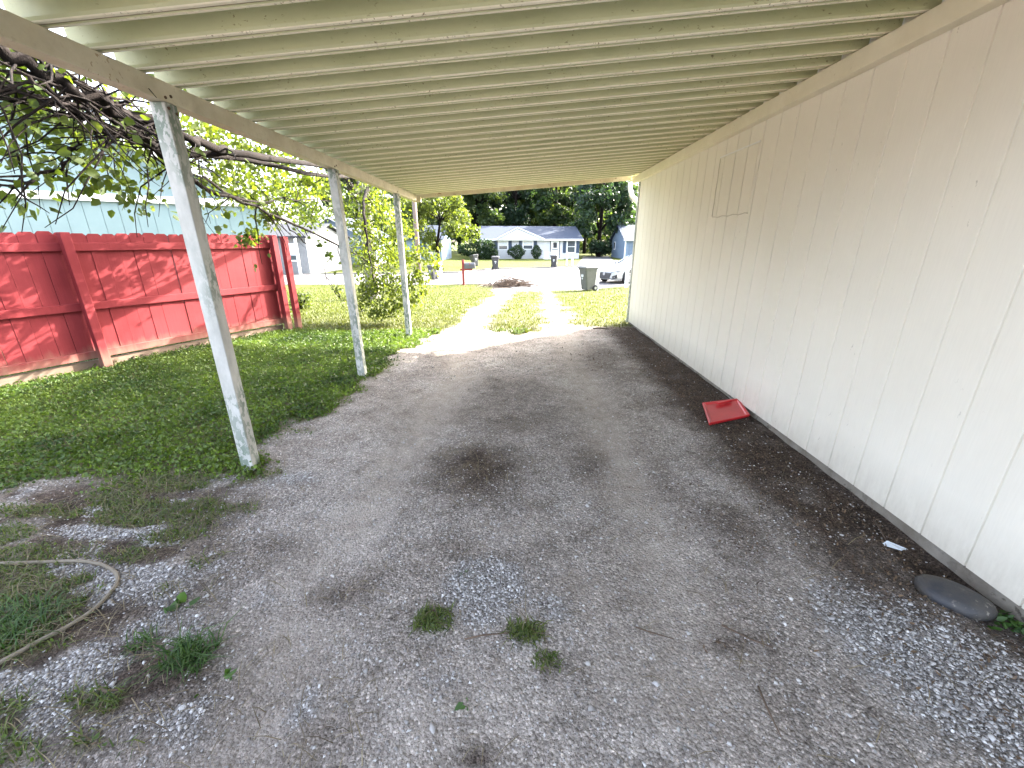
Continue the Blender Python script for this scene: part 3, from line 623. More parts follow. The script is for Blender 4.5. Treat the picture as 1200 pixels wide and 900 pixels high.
ZR0 = -.72
WOOD = 'trees in the wood behind the houses'
tree_specs = [  # label, px at Y, Y, height, rx, rz, zc, material, tone
 ('dark tall tree in the wood directly above the white gable across the street', 604, 76, 16, 4.6, 6.5, 9, 'leaf_dark', -.1),
 ('lighter green tree behind the left roof end of the white house', 560, 72, 14, 4.2, 5.5, 7.5, 'leaf_mid', .1),
 ('dark broad tree filling the gap left of the white house roof', 538, 84, 17, 5.5, 7, 9.5, 'leaf_dark', -.1),
 ('sunlit yellow-green tree behind the middle of the white house ridge', 632, 82, 15, 4.5, 5.5, 8, 'leaf_bright', 0),
 ('dark leafy tree rising behind the right half of the white house roof', 650, 72, 15.5, 4.2, 6.0, 9.5, 'leaf_mid', -.2),
 ('big dense dark tree spreading low between the white house and the blue garage', 703, 66, 14, 5.4, 6.4, 6.2, 'leaf_dark', .1),
 ('dark tree standing just behind the blue garage roof', 742, 76, 16, 5.5, 7, 8.5, 'leaf_dark', 0),
 ('pale topped tree peeking over the big dark tree by the garage', 686, 84, 17, 4.5, 5.2, 11.5, 'leaf_mid', .2),
 ('deep green tree behind the yellow tree, left of the utility pole', 478, 70, 15, 5, 6.2, 8.5, 'leaf_mid', -.1),
 ('tall dark tree behind the yellow tree, right of the utility pole', 512, 78, 17, 5, 7, 10, 'leaf_dark', 0),
 ('dark tree behind the pale blue house at the far left', 425, 62, 13, 5, 5.5, 7.2, 'leaf_mid', -.1),
 ('tallest dim tree at the very back of the wood, above the roof ridge', 580, 96, 21, 6, 8, 12, 'leaf_dark', -.1),
 ('rear dim tree of the wood above the white front door', 640, 98, 21, 6, 8, 12, 'leaf_dark', -.05),
 ('rear dim tree of the wood above the concrete drive', 690, 102, 21, 6.5, 8.5, 11.5, 'leaf_dark', -.05)]
for k, (lab, px, yy, h, rx, rzz, zc, mt, tb_) in enumerate(tree_specs):
    tree('wood_tree', lab, onY(px, 270, yy)[0], yy, h, rx, rzz, zc, mt, .3, 8000, .5 if yy < 90 else .7, 40+k, group=WOOD, tonebias=tb_)
fw = []; r_ = np.random.default_rng(99)
for k in range(150):
    a = r_.uniform(-62, 52); yq = 112+r_.uniform(0, 10); zq = ZR0+r_.uniform(.5, 24); q_ = r_.normal(size=(110, 3))*np.array([2.2, 1.5, 1.7]); fw.append(q_+np.array([a, yq, zq]))
for k in range(60):
    a = r_.uniform(-45, 34); yq = 88+r_.uniform(0, 8); zq = ZR0+r_.uniform(.3, 6); q_ = r_.normal(size=(90, 3))*np.array([1.6, 1.2, 1.2]); fw.append(q_+np.array([a, yq, zq]))
fw = np.concatenate(fw); fo_ = leaves('far_wood', fw, .85, M['leaf_mid'], None, (0, 0, 0), .2, .75, np.clip(fbm(fw[:, 0]*.25, fw[:, 2]*.3, 5)*1.4-.2, 0, 1), 98); tag(fo_, 'far mass of woodland leaves closing the view behind the houses', 'woodland', kind='stuff')
tree('yellow_tree', 'small bright yellow-green tree standing in front of the blue house beyond the pole', onY(512, 270, 41)[0], 41, 7.4, 3.5, 2.7, 4.0, 'leaf_bright', .14, 7500, .26, 71, tonebias=.2)
shrub('hedge', 'long dark hedge left of the white house across the street', 'hedge', onY(560, 290, 57)[0], 56.5, 5.2, 2, 2.4, 'leaf_shrub', 2600, .24, 3)
SH = 'clipped shrubs along the white house front'
shrub('shrub', 'rounded clipped shrub between the two shuttered windows of the white house', 'shrub', onY(605, 290, 56.2)[0], 56.6, 2.2, 1.4, 1.75, 'leaf_shrub', 1500, .17, 4, group=SH)
shrub('shrub', 'narrow upright clipped shrub left of the white house door', 'shrub', onY(629, 290, 57)[0], 57.4, 1.3, 1.1, 1.75, 'leaf_shrub', 900, .17, 5, group=SH)
shrub('shrub', 'clipped shrub at the left corner of the white house, next to the hedge', 'shrub', onY(575, 290, 56)[0], 56, 1.9, 1.3, 1.65, 'leaf_shrub', 1200, .17, 6, group=SH)
shrub('small_bush', 'little yellow-green bush on the lawn past the end of the red fence', 'bush', *onG(354, 362)[:2], .5, .5, .42, 'leaf_bright', 500, .07, 8)

# ------------------------------------------------------------------ white house across the street
HX, HY = float(onY(566, 303, 57.6)[0]), 57.6; hz = ZR
WH = empty('white_house', (HX, HY, hz), 'white single-storey house with blue-grey roof and small front gable across the street', 'house', rz=math.radians(7))
U = 13.1; D = 8.; EV = 2.5; RG = 4.15
w = MB(); w.box((0, 0, -.2), (U, D, EV)); w.prism([(0, 0.001, EV), (0, D, EV), (0, D/2, RG-.08)], (.1, 0, 0)); w.prism([(U-.1, 0.001, EV), (U-.1, D, EV), (U-.1, D/2, RG-.08)], (.1, 0, 0))
w.build('wall', M['white_brick'], WH)
def slab(mb, x0, x1, a, b, t=.12):   # roof slope from eave point a (y,z) to ridge b
    mb.prism([(x0, a[0], a[1]), (x0, b[0], b[1]), (x0, b[0], b[1]+t), (x0, a[0], a[1]+t)], (x1-x0, 0, 0))
r = MB(); slab(r, -.35, U+.4, (-.45, EV-.05), (D/2, RG)); slab(r, -.35, U+.4, (D+.45, EV-.05), (D/2-.002, RG-.001)); rfo = r.build('roof', M['shingle_blue'], WH)
MB().box((-.36, -.52, EV-.16), (U+.41, -.455, EV+.05)).build('eave_trim', M['white'], WH)
gx0, gx1, gxc, gz1 = 1.7, 8.2, 4.55, 3.95
MB().prism([(gx0+.15, -.60, EV-.06), (gx1-.15, -.60, EV-.06), (gxc, -.60, gz1-.16)], (0, .13, 0)).build('front_gable', M['white_brick'], WH)
gt = MB()
for xx in (gx0, gx1): gt.bar((xx, -.63, EV-.02), (gxc, -.63, gz1), .06, .17, up=(0, -1, 0)) if False else gt.prism([(xx, -.67, EV-.08), (gxc, -.67, gz1-.08), (gxc, -.67, gz1+.08), (xx, -.67, EV+.1)], (0, .08, 0))
gt.build('gable_trim', M['white'], WH)
gr = MB()
for xx in (gx0, gx1): gr.prism([(xx, -.58, EV+.03), (gxc, -.58, gz1+.03), (gxc, -.58, gz1+.13), (xx, -.58, EV+.12)], (0, 3.6, 0))
gr.build('gable_roof', M['shingle_blue'], WH)
def window(parent, x0, x1, z0, z1, y=-.0, shut=True, blind=.55, sw=.42):
    f = MB(); b = .09
    for lo, hi in (((x0, y-.06, z0), (x1, y-.004, z0+b)), ((x0, y-.06, z1-b), (x1, y-.004, z1)), ((x0, y-.06, z0+b), (x0+b, y-.004, z1-b)), ((x1-b, y-.06, z0+b), (x1, y-.004, z1-b)), ((x0+b, y-.05, (z0+z1)/2-.03), (x1-b, y-.006, (z0+z1)/2+.03))): f.box(lo, hi)
    fo = f.build('window', M['white'], parent)
    MB().box((x0+b, y-.022, z0+b), (x1-b, y-.008, z0+b+(z1-z0-2*b)*(1-blind))).build('pane', M['glass'], fo)
    if blind: MB().box((x0+b, y-.024, z0+b+(z1-z0-2*b)*(1-blind)+.001), (x1-b, y-.010, z1-b)).build('blind', M['curtain'], fo)
    if shut:
        for a, c in ((x0-sw-.12, x0-.12), (x1+.12, x1+sw+.12)):
            sm = MB(); sm.box((a, y-.05, z0), (c, y-.003, z1))
            k = z0+.1
            while k < z1-.1: sm.box((a+.05, y-.062, k), (c-.05, y-.051, k+.05)); k += .1
            sm.build('shutter', M['shutter'], fo)
uu = lambda px: (px-566)/110.*U
window(WH, uu(583.5), uu(594), 1.15, 2.32); window(WH, uu(611), uu(622.5), 1.2, 2.32); window(WH, uu(661.5), uu(671.5), .75, 2.36, blind=0)
d = MB(); d.box((uu(643), -.05, .05), (uu(652.5), -.004, 2.3)); do = d.build('door', M['door_white'], WH)
d = MB(); a, b = uu(643), uu(652.5)
for lo, hi in (((a-.09, -.09, .02), (a, -.003, 2.4)), ((b, -.09, .02), (b+.09, -.003, 2.4)), ((a, -.09, 2.3), (b, -.003, 2.4)), ((a+.12, -.062, 1.15), (b-.12, -.051, 1.25)), ((a+.3, -.058, 1.4), (b-.3, -.051, 2.1))): d.box(lo, hi)
d.build('door_frame', M['dark'], do)
d = MB(); xx = uu(634)
for k in range(6): d.box((xx+k*.16, -1.2, .05), (xx+k*.16+.03, -1.17, .85))
d.box((xx-.05, -1.205, .85), (xx+.95, -1.165, .9)); d.box((xx-.1, -1.4, -.1), (b+.4, -.1, .06)); d.build('porch_railing', M['white'], WH)

# ------------------------------------------------------------------ blue garage (right, beyond the drive)
gx = float(onY(731.3, 300, 58)[0]); G = empty('garage', (gx, 58, ZR), 'blue gabled garage half hidden by the house corner across the street', 'garage')
gw, gd, ge, grd = 9, 8.2, 2.5, 4.3
w = MB(); w.box((0, 0, -.2), (gw, gd, ge)); w.prism([(0, .001, ge), (0, gd, ge), (0, gd/2, grd-.1)], (.1, 0, 0)); w.build('wall', M['blue_siding'], G)
r = MB(); slab(r, -.3, gw+.3, (-.4, ge-.12), (gd/2, grd)); slab(r, -.3, gw+.3, (gd+.4, ge-.12), (gd/2-.002, grd-.001)); r.build('roof', M['shingle_blue'], G)
MB().box((-.03, -.04, 0), (.14, -.002, ge-.12)).build('corner_trim', M['white'], G)
t_ = MB(); t_.box((-.3, -.47, ge-.2), (gw+.3, -.405, ge)); t_.build('eave_trim', M['white'], G)
dm = MB(); dm.box((.5, -.03, 0), (3.2, -.003, 2.1))
for k in range(4): dm.box((.53, -.045, .05+k*.52), (3.17, -.031, .5+k*.52))
dm.build('garage_door', M['pale_blue'], G)
f = MB(); f.box((-.05, 5.6, 1.1), (-.002, 6.6, 2.2)); fo = f.build('window', M['white'], G); MB().box((-.06, 5.72, 1.2), (-.051, 6.48, 2.1)).build('pane', M['glass'], fo)

# ------------------------------------------------------------------ blue house at the left behind the yellow tree
bx = float(onY(492, 300, 54)[0]); B = empty('blue_house', (bx, 54, ZR), 'small blue house with dark shutters half hidden behind the yellow-green tree', 'house')
bw = float(onY(519, 300, 54)[0])-bx
w = MB(); w.box((-1.6, 0, -.2), (bw, 7, 2.5)); w.prism([(-1.6, .001, 2.5), (-1.6, 7, 2.5), (-1.6, 3.5, 4.0)], (.1, 0, 0)); w.prism([(bw-.1, .001, 2.5), (bw-.1, 7, 2.5), (bw-.1, 3.5, 4.0)], (.1, 0, 0)); w.build('wall', M['blue_siding'], B)
r = MB(); slab(r, -1.9, bw+.3, (-.4, 2.4), (3.5, 4.1)); slab(r, -1.9, bw+.3, (7.4, 2.4), (3.498, 4.099)); r.build('roof', M['shingle_blue'], B)
window(B, bw-1.9, bw-.85, .9, 2.2, sw=.33, blind=.6); MB().box((bw-.13, -.05, 0), (bw+.03, -.002, 2.4)).build('corner_trim', M['white'], B)

# ------------------------------------------------------------------ aqua neighbour behind the fence
ad = Vector((.8136, .5814, 0)); an = Vector((ad.y, -ad.x, 0)); a0 = Vector((-9.76, 10., 0))+ad*(-6.5)
AQ = empty('aqua_house', tuple(a0), 'pale aqua panel-sided house with white band and gable behind the red fence', 'house'); off = tuple(a0)
AL = 10.; AE = 2.45; ARG = 4.62
def ap(s, d, z): return a0+ad*s+an*d+Vector((0, 0, z))
pr = [(0, 0)]
s = .3
while s < AL-.1: pr += [(s-.006, 0), (s-.004, -.012), (s+.004, -.012), (s+.006, 0)]; s += .305
pr += [(AL, 0)]
low = MB(); low.prism([ap(s, d, -.3) for s, d in pr]+[ap(AL, -7, -.3), ap(0, -7, -.3)], (0, 0, AE+.3)); low.build('wall', M['aqua'], AQ, off)
up = MB()
for k in range(0, 34):
    s0 = k*.305; s1 = min(AL, s0+.299)
    if s0 >= AL: break
    h = lambda q: AE+.002+(ARG-AE-.1)*(1-abs(q-AL/2)/(AL/2))
    pts = [ap(s0, .03, AE+.001), ap(s1, .03, AE+.001), ap(s1, .03, h(s1))]
    if s0 < AL/2 < s1: pts.append(ap(AL/2, .03, h(AL/2)))
    pts.append(ap(s0, .03, h(s0))); up.prism(pts, -an*.1)
up.build('gable_wall', M['aqua'], AQ, off)
MB().bar(ap(-.05, .045, AE), ap(AL+.05, .045, AE), .05, .16).build('band_board', M['white'], AQ, off)
rk = MB()
for e in (-.25, AL+.25):
    ez = AE-.1; rk.prism([ap(e, .28, ez), ap(AL/2, .28, ARG), ap(AL/2, .28, ARG+.18), ap(e, .28, ez+.18)], -an*.04)
rk.build('rake_board', M['white'], AQ, off)
rr_ = MB()
for e in (-.3, AL+.3):
    ez = AE+.06; rr_.prism([ap(e, .24, ez), ap(AL/2, .24, ARG+.16), ap(AL/2, .24, ARG+.26), ap(e, .24, ez+.1)], -an*8.5)
rr_.build('roof', M['shingle'], AQ, off)

# white bungalow and pale blue gabled house further left
wx0 = float(onY(318, 320, 30)[0]); wx1 = float(onY(364, 320, 30)[0])
W2 = empty('white_bungalow', (wx0, 30, ZR), 'white house with cluttered porch glimpsed past the end of the red fence', 'house'); ww = wx1-wx0
m_ = MB(); m_.box((-4, 0, -.2), (ww, 7, 2.55)); m_.prism([(ww-.1, .001, 2.55), (ww-.1, 7, 2.55), (ww-.1, 3.5, 3.3)], (.1, 0, 0)); m_.build('wall', M['white_dull'], W2)
r = MB(); slab(r, -4.3, ww+.3, (-.5, 2.45), (3.5, 3.4)); slab(r, -4.3, ww+.3, (7.5, 2.45), (3.498, 3.399)); r.build('roof', M['shingle'], W2)
window(W2, ww-1.5, ww-.6, .9, 2.1, shut=False, blind=.7)
m_ = MB(); m_.box((ww-2.9, -.04, 0), (ww-2.0, -.003, 2.05)); m_.build('door', M['door_white'], W2)
for xx in (ww-.1, ww-1.9, ww-3.6): MB().box((xx-.06, -1.3, 0), (xx+.06, -1.18, 2.4)).build('porch_post', M['white'], W2)
px0 = float(onY(362, 315, 39)[0]); pw = float(onY(428, 315, 39)[0])-px0
P2 = empty('pale_blue_house', (px0, 39, ZR), 'pale blue sided house with blue-grey roof between the second post and the fence', 'house')
m_ = MB(); m_.box((0, 0, .25), (pw, 7, 2.7)); m_.prism([(0, 0, 2.701), (pw, 0, 2.701), (pw/2, 0, 4.2)], (0, .1, 0))
for k in range(14): m_.box((0, -.012, .3+k*.17), (pw, -.002, .44+k*.17))
m_.build('wall', M['pale_blue'], P2); MB().box((.02, .02, -.3), (pw-.02, 6.98, .248)).build('foundation', M['found'], P2)
r = MB()
for e in (-.4, pw+.4): r.prism([(e, -.5, 2.6), (pw/2, -.5, 4.25), (pw/2, -.5, 4.4), (e, -.5, 2.75)], (0, 8, 0))
r.build('roof', M['shingle_blue'], P2)
m_ = MB()
for e in (-.4, pw+.4): m_.prism([(e, -.54, 2.5), (pw/2, -.54, 4.15), (pw/2, -.54, 4.32), (e, -.54, 2.68)], (0, .035, 0))
m_.build('rake_board', M['white'], P2)

# ------------------------------------------------------------------ utility pole
ux = float(onY(487, 260, 29)[0]); uz = float(gz0(ux, 29)); UP = empty('utility_pole', (ux, 29, uz), 'brown wooden utility pole beyond the corner of the carport', 'pole')
MB().tube([(0, 0, -.5), (0, 0, 4), (0, 0, 9.5)], [.16, .145, .11], 12).build('pole', M['pole'], UP, smooth=True)
MB().box((-1.2, -.16, 8.7), (1.2, -.06, 8.84)).build('crossarm', M['pole'], UP)
for xx in (-1.1, -.5, .5, 1.1): MB().tube([(xx, -.11, 8.84), (xx, -.11, 8.95), (xx, -.11, 9.02)], [.03, .05, .02], 8).build('insulator', M['mailbox'], UP)

# ------------------------------------------------------------------ trash carts
def make_cart(mat, label, group):
    c = empty('trash_cart', (0, 0, 0), label, 'trash cart', group)
    def rr4(w, d, z, yo=0, b=.05): return [(-w/2+b, -d/2+yo, z), (w/2-b, -d/2+yo, z), (w/2, -d/2+b+yo, z), (w/2, d/2-b+yo, z), (w/2-b, d/2+yo, z), (-w/2+b, d/2+yo, z), (-w/2, d/2-b+yo, z), (-w/2, -d/2+b+yo, z)]
    b = MB(); b.loft([rr4(.44, .46, .05, .04), rr4(.47, .50, .25, .03), rr4(.56, .64, .90), rr4(.61, .70, .905), rr4(.61, .70, .96)]); 
    b.box((-.05, -.30, .3), (.05, -.25, .8)) if False else None
    b.build('body', mat, c, bevel=.008)
    l = MB(); l.loft([rr4(.62, .74, .965, -.01), rr4(.63, .75, 1.0, -.01), rr4(.54, .62, 1.06, .0), rr4(.3, .36, 1.075, 0)]); l.build('lid', mat, c, bevel=.006)
    h = MB(); h.tube([(-.22, .36, .96), (-.22, .45, .99), (.22, .45, .99), (.22, .36, .96)], .016, 8); h.build('handle', mat, c)
    for sx in (-1, 1):
        wv = MB(); wv.disc((sx*.26, .24, .125), (1, 0, 0), .125, .06, 20); wo = wv.build('wheel', M['rubber'], c)
        MB().disc((sx*.295, .24, .125), (1, 0, 0), .06, .012, 12).build('hub', M['alloy'], wo)
    e = MB(); e.box((-.07, -.312, .60), (.07, -.29, .70)); e.box((-.03, -.309, .50), (.03, -.285, .56)); e.build('stamped_mark', M['mark'], c)
    return c
CG = 'trash carts set out along the street'
def put(o, p, rz, label): o.location = p; o.rotation_euler = (0, 0, rz); o['label'] = label
ca = make_cart(M['cart'], 'x', CG)
def at(px, py, y): p = onY(px, py, y); return (p[0], p[1], float(gz0(p[0], y)))
def road_at(px, py): p = onZ(px, py, ZR+.03); return (p[0], p[1], ZR+.03)
put(ca, road_at(580.5, 316.2), .1, 'dark grey trash cart in front of the first window of the white house')
c2 = copy_tree(ca); put(c2, road_at(649, 313.4), -.15, 'dark grey trash cart at the kerb below the white house front door')
c3 = copy_tree(ca); p = onZ(557.5, 312.5, ZR); put(c3, (p[0], p[1], ZR+.02), .6, 'tilted dark trash cart on the grass behind the red-posted mailbox'); c3.rotation_euler = (math.radians(-9), math.radians(-6), .6)
c4 = make_cart(M['cart_green'], 'grey-green trash cart at the end of the right lawn next to the white car', CG); p = onZ(688, 340.5, ZR+.03); put(c4, (p[0], p[1], ZR+.03), -1.1, c4['label']); c4.scale = (1.05, 1.05, 1.06)
c5 = copy_tree(ca); p = onZ(508, 327.5, ZR+.03); put(c5, (p[0], p[1], ZR+.03), -.7, 'dark trash cart partly hidden by the hanging leaves beside a white post')
c5.scale = (.8, .8, .8)

# ------------------------------------------------------------------ mailboxes
def mailbox_mesh(parent, x, y, z, L_, w, h, mat, axis='x'):
    ring = [(-w/2, 0), (w/2, 0)]+[(w/2*math.cos(a), h-w/2+w/2*math.sin(a)) for a in np.linspace(0, math.pi, 9)]
    rings = [[((x+t), y+a, z+b) if axis == 'x' else (x+a, y+t, z+b) for a, b in ring] for t in (0, L_)]
    mb = MB(); mb.loft(rings); o = mb.build('box', mat, parent, bevel=.006); return o
p = onZ(543.5, 334, ZR); MA = empty('mailbox', (p[0], p[1], float(gz0(p[0], p[1]))), 'dark grey mailbox on a red wooden post at the end of the left lawn', 'mailbox')
MB().box((-.065, -.065, -.3), (.065, .065, 1.3)).build('post', M['red_post'], MA, bevel=.012)
MB().box((-.16, -.05, .76), (.50, .05, .85)).build('arm', M['red_post'], MA, bevel=.008)
bo = mailbox_mesh(MA, .08, 0, .86, .56, .22, .30, M['mailbox']); MB().box((.35, -.13, 1.0), (.37, -.112, 1.2)).build('flag', M['red_post'], bo)
p = onZ(733.5, 337, ZR); MC = empty('mailbox', (p[0], p[1], float(gz0(p[0], p[1]))), 'white mailbox on a white post in front of the white car', 'mailbox')
MB().box((-.075, -.075, -.3), (.075, .075, 1.05)).build('post', M['white'], MC, bevel=.01)
bo = mailbox_mesh(MC, 0, -.3, 1.06, .52, .36, .40, M['white'], 'y'); MB().box((-.13, -.312, 1.10), (.13, -.301, 1.36)).build('door', M['door_white'], bo)
p = onZ(667, 311, ZR); ME = empty('mailbox', (p[0], p[1], ZR), 'pale mailbox on a pair of white posts in front of the white house picture window', 'mailbox')
for xx in (-.25, .3): MB().box((xx-.07, -.07, -.1), (xx+.07, .07, 1.0 if xx < 0 else .75)).build('post', M['white'], ME, bevel=.01)
mailbox_mesh(ME, -.25, -.25, 1.0, .5, .22, .28, M['curtain'], 'y')
p = onZ(699, 341, ZR); o = MB().box((-.07, -.07, -.3), (.07, .07, .80)).box((-.09, -.09, .801), (.09, .09, .84)).build('marker_post', M['white'], bevel=.01, loc=(p[0], p[1], float(gz0(p[0], p[1])))); tag(o, 'short white wooden post between the grey-green cart and the white car', 'post')
p = onZ(516.5, 327, ZR); o = MB().box((-.09, -.09, -.3), (.09, .09, .98)).box((-.11, -.11, .981), (.11, .11, 1.03)).build('marker_post', M['white'], bevel=.01, loc=(p[0], p[1], float(gz0(p[0], p[1])))); tag(o, 'white post beside the dark cart behind the hanging leaves', 'post')

# ------------------------------------------------------------------ brush pile
p = onZ(593, 335, ZR+.03); bp = MB(); rr = random.Random(5)
for k in range(230):
    x, y = rr.gauss(0, .55), rr.gauss(0, .35); z = abs(rr.gauss(0, .16))*math.exp(-(x*x)/.6)+.02; a = rr.gauss(0, .7); l = rr.uniform(.3, .95); tz_ = rr.gauss(0, .16)
    bp.tube([(x, y, z), (x+math.cos(a)*l/2, y+math.sin(a)*l/2, z+tz_*.5+.05), (x+math.cos(a)*l, y+math.sin(a)*l, max(.01, z+tz_))], [rr.uniform(.012, .024), .010, .004], 5)
for k in range(5): bp.tube([(rr.gauss(0, .5), 0, .3), (rr.gauss(0, .5), .1, .5), (rr.gauss(0, .5), .1, .68)], [.014, .01, .004], 5)
tag(bp.build('brush_pile', M['twig'], loc=(p[0], p[1], ZR+.03)), 'heap of dry brown branches lying at the edge of the street', 'brush pile')

# ------------------------------------------------------------------ white car
cp = onZ(712, 333.5, ZR+.03); CR = empty('parked_car', (0, 0, 0), 'white car parked at the right edge of the street with its front showing', 'car')
# local: +x forward (front at x=2.3), y left, z up
def sec(x, hw, zb, zs, zt, tw):   # half width, bottom, shoulder, top z, top half width
    return [(x, -hw*.9, zb), (x, -hw, zb+.12), (x, -hw, zs-.08), (x, -hw*.96, zs), (x, -tw, zt-.04), (x, -tw*.8, zt), (x, tw*.8, zt), (x, tw, zt-.04), (x, hw*.96, zs), (x, hw, zs-.08), (x, hw, zb+.12), (x, hw*.9, zb)]
b = MB(); b.loft([sec(2.34, .62, .30, .56, .62, .5), sec(2.28, .74, .20, .62, .70, .62), sec(2.12, .86, .18, .70, .77, .70), sec(1.7, .90, .20, .79, .86, .72), sec(1.1, .92, .22, .87, .95, .74), sec(.75, .92, .22, .90, .985, .76), sec(-1.55, .92, .22, .96, 1.03, .76), sec(-2.1, .90, .24, .95, 1.04, .74), sec(-2.32, .84, .3, .86, .95, .66), sec(-2.38, .74, .36, .7, .78, .5)])
bo = b.build('body', M['car'], CR, smooth=False, bevel=.03)
k = MB(); k.loft([sec(.80, .80, .96, .97, .985, .72), sec(-.05, .80, .95, 1.00, 1.40, .58), sec(-.5, .80, .95, 1.0, 1.455, .57), sec(-1.0, .80, .95, 1.0, 1.43, .56), sec(-1.95, .78, .98, 1.0, 1.045, .62)])
k.build('greenhouse', M['glass'], CR, bevel=.02)
k = MB(); k.loft([[(-.08, -.55, 1.40), (-.08, .55, 1.40), (-.08, .55, 1.425), (-.08, -.55, 1.425)], [(-.5, -.565, 1.462), (-.5, .565, 1.462), (-.5, .565, 1.485), (-.5, -.565, 1.485)], [(-1.05, -.55, 1.43), (-1.05, .55, 1.43), (-1.05, .55, 1.455), (-1.05, -.55, 1.455)]])
for sy in (-1, 1):
    k.bar((.78, sy*.75, .99), (-.06, sy*.60, 1.415), .05, .04); k.bar((-1.95, sy*.66, 1.05), (-1.04, sy*.58, 1.44), .10, .04); k.bar((-.55, sy*.805, 1.0), (-.53, sy*.60, 1.46), .07, .03)
k.build('roof_frame', M['car'], CR, bevel=.01)
gmb = MB(); gmb.loft([[(2.335, -.56, .60), (2.335, .56, .60), (2.362, .50, .46), (2.372, .38, .26), (2.372, -.38, .26), (2.362, -.50, .46)], [(2.2, -.56, .60), (2.2, .56, .60), (2.2, .50, .46), (2.2, .38, .26), (2.2, -.38, .26), (2.2, -.50, .46)]]); go = gmb.build('grille', M['dark'], CR)
MB().disc((2.375, 0, .50), (1, 0, 0), .075, .03, 16).build('badge', M['alloy'], go)
for sy in (-1, 1):
    hmb = MB(); hmb.prism([(2.325, sy*.50, .615), (2.20, sy*.78, .665), (2.02, sy*.885, .735), (1.90, sy*.895, .725), (2.14, sy*.85, .60), (2.30, sy*.60, .55)], (.022, sy*.022, .008)); hmb.build('headlight', M['lamp'], CR)
    vm = MB(); vm.prism([(2.32, sy*.58, .40), (2.20, sy*.83, .50), (2.17, sy*.85, .29), (2.315, sy*.62, .25)], (.035, sy*.02, 0)); vm.build('fog_vent', M['dark'], CR)
    mm = MB(); mm.loft([[(.62, sy*.93, .98), (.62, sy*1.07, .99), (.62, sy*1.07, 1.1), (.62, sy*.95, 1.1)], [(.50, sy*.93, .97), (.50, sy*1.1, .98), (.50, sy*1.1, 1.12), (.50, sy*.95, 1.12)]]); mm.build('side_mirror', M['car'], CR, bevel=.015)
    for xx in (1.45, -1.35):
        am = MB(); am.disc((xx, sy*.895, .36), (0, 1, 0), .385, .06, 28); am.build('wheel_arch', M['dark'], CR)
        wm = MB(); wm.disc((xx, sy*.87, .325), (0, 1, 0), .325, .20, 28); wo = wm.build('wheel', M['rubber'], CR, bevel=.02)
        rm = MB(); 
        for q_ in range(10):
            a = q_*math.pi/5; rm.bar((xx+.05*math.cos(a), sy*.975, .325+.05*math.sin(a)), (xx+.22*math.cos(a), sy*.972, .325+.22*math.sin(a)), .035, .02, up=(0, 1, 0))
        rm.disc((xx, sy*.972, .325), (0, 1, 0), .06, .03, 14); rm.tube([(xx+.225*math.cos(a), sy*.97, .325+.225*math.sin(a)) for a in np.linspace(0, 2*math.pi, 25)], .014, 6); rm.build('rim', M['alloy'], wo)
head = math.radians(212); CR.rotation_euler = (0, 0, head)
fr = Vector((math.cos(head), math.sin(head), 0)); CR.location = Vector((cp[0], cp[1]+.9, ZR+.03))-fr*2.3

# ------------------------------------------------------------------ small things on the ground
def gpt(px, py, dz=0): p = onZ(px, py, 0); return (p[0], p[1], float(gz(p[0], p[1]))+dz)
q4 = [gpt(823, 478), gpt(864, 474), gpt(877, 490), gpt(831, 499)]; c = np.mean(np.array(q4), 0)
RL = empty('red_lid', (float(c[0]), float(c[1]), float(c[2])), 'flat bright red plastic lid lying on the dirt near the foot of the wall', 'plastic lid')
Q = [np.array(p)-c for p in q4]; tilt = [.045, .055, .03, .02]
def rq(s, dz): return [(q[0]*s, q[1]*s, tilt[k]+dz) for k, q in enumerate(Q)]
m_ = MB(); m_.loft([rq(1.0, -.012), rq(1.02, .0), rq(.97, .016), rq(.90, .012), rq(.86, .003)]); m_.build('lid_plate', M['red_plastic'], RL, bevel=.005)
m_ = MB(); m_.tube([(q[0]*1.0, q[1]*1.0, tilt[k]+.008) for k, q in [(k, Q[k]) for k in (0, 1, 2, 3, 0)]], .009, 8); m_.build('rim', M['red_plastic'], RL)
m_ = MB(); m_.bar((Q[1][0]*.2+Q[0][0]*.5, Q[0][1]*.75, .068), (Q[1][0]*.6, Q[1][1]*.75, .075), .03, .02); m_.build('grip', M['red_plastic'], RL, bevel=.005)
# oval stone slab
c = gpt(1117, 701); so = empty('stone_slab', c, 'dark grey oval stone slab resting against the foot of the wall', 'stone'); m_ = MB(); rings = []
aax = math.atan2(-.17, .16)
for (s_, z) in ((.80, -.005), (1.0, .01), (1.02, .03), (.93, .05), (.6, .062), (.15, .066)):
    rg = []
    for k in range(26):
        a = 2*math.pi*k/26; u = .128*s_*math.cos(a)*(1+.05*math.sin(3*a)); v_ = .078*s_*math.sin(a)
        x = u*math.cos(aax)-v_*math.sin(aax); y_ = u*math.sin(aax)+v_*math.cos(aax); rg.append((x, y_, z+.14*max(-.2, (x*.7+y_*.7))))
    rings.append(rg)
m_.loft(rings); m_.build('slab', M['slab'], so, smooth=True)
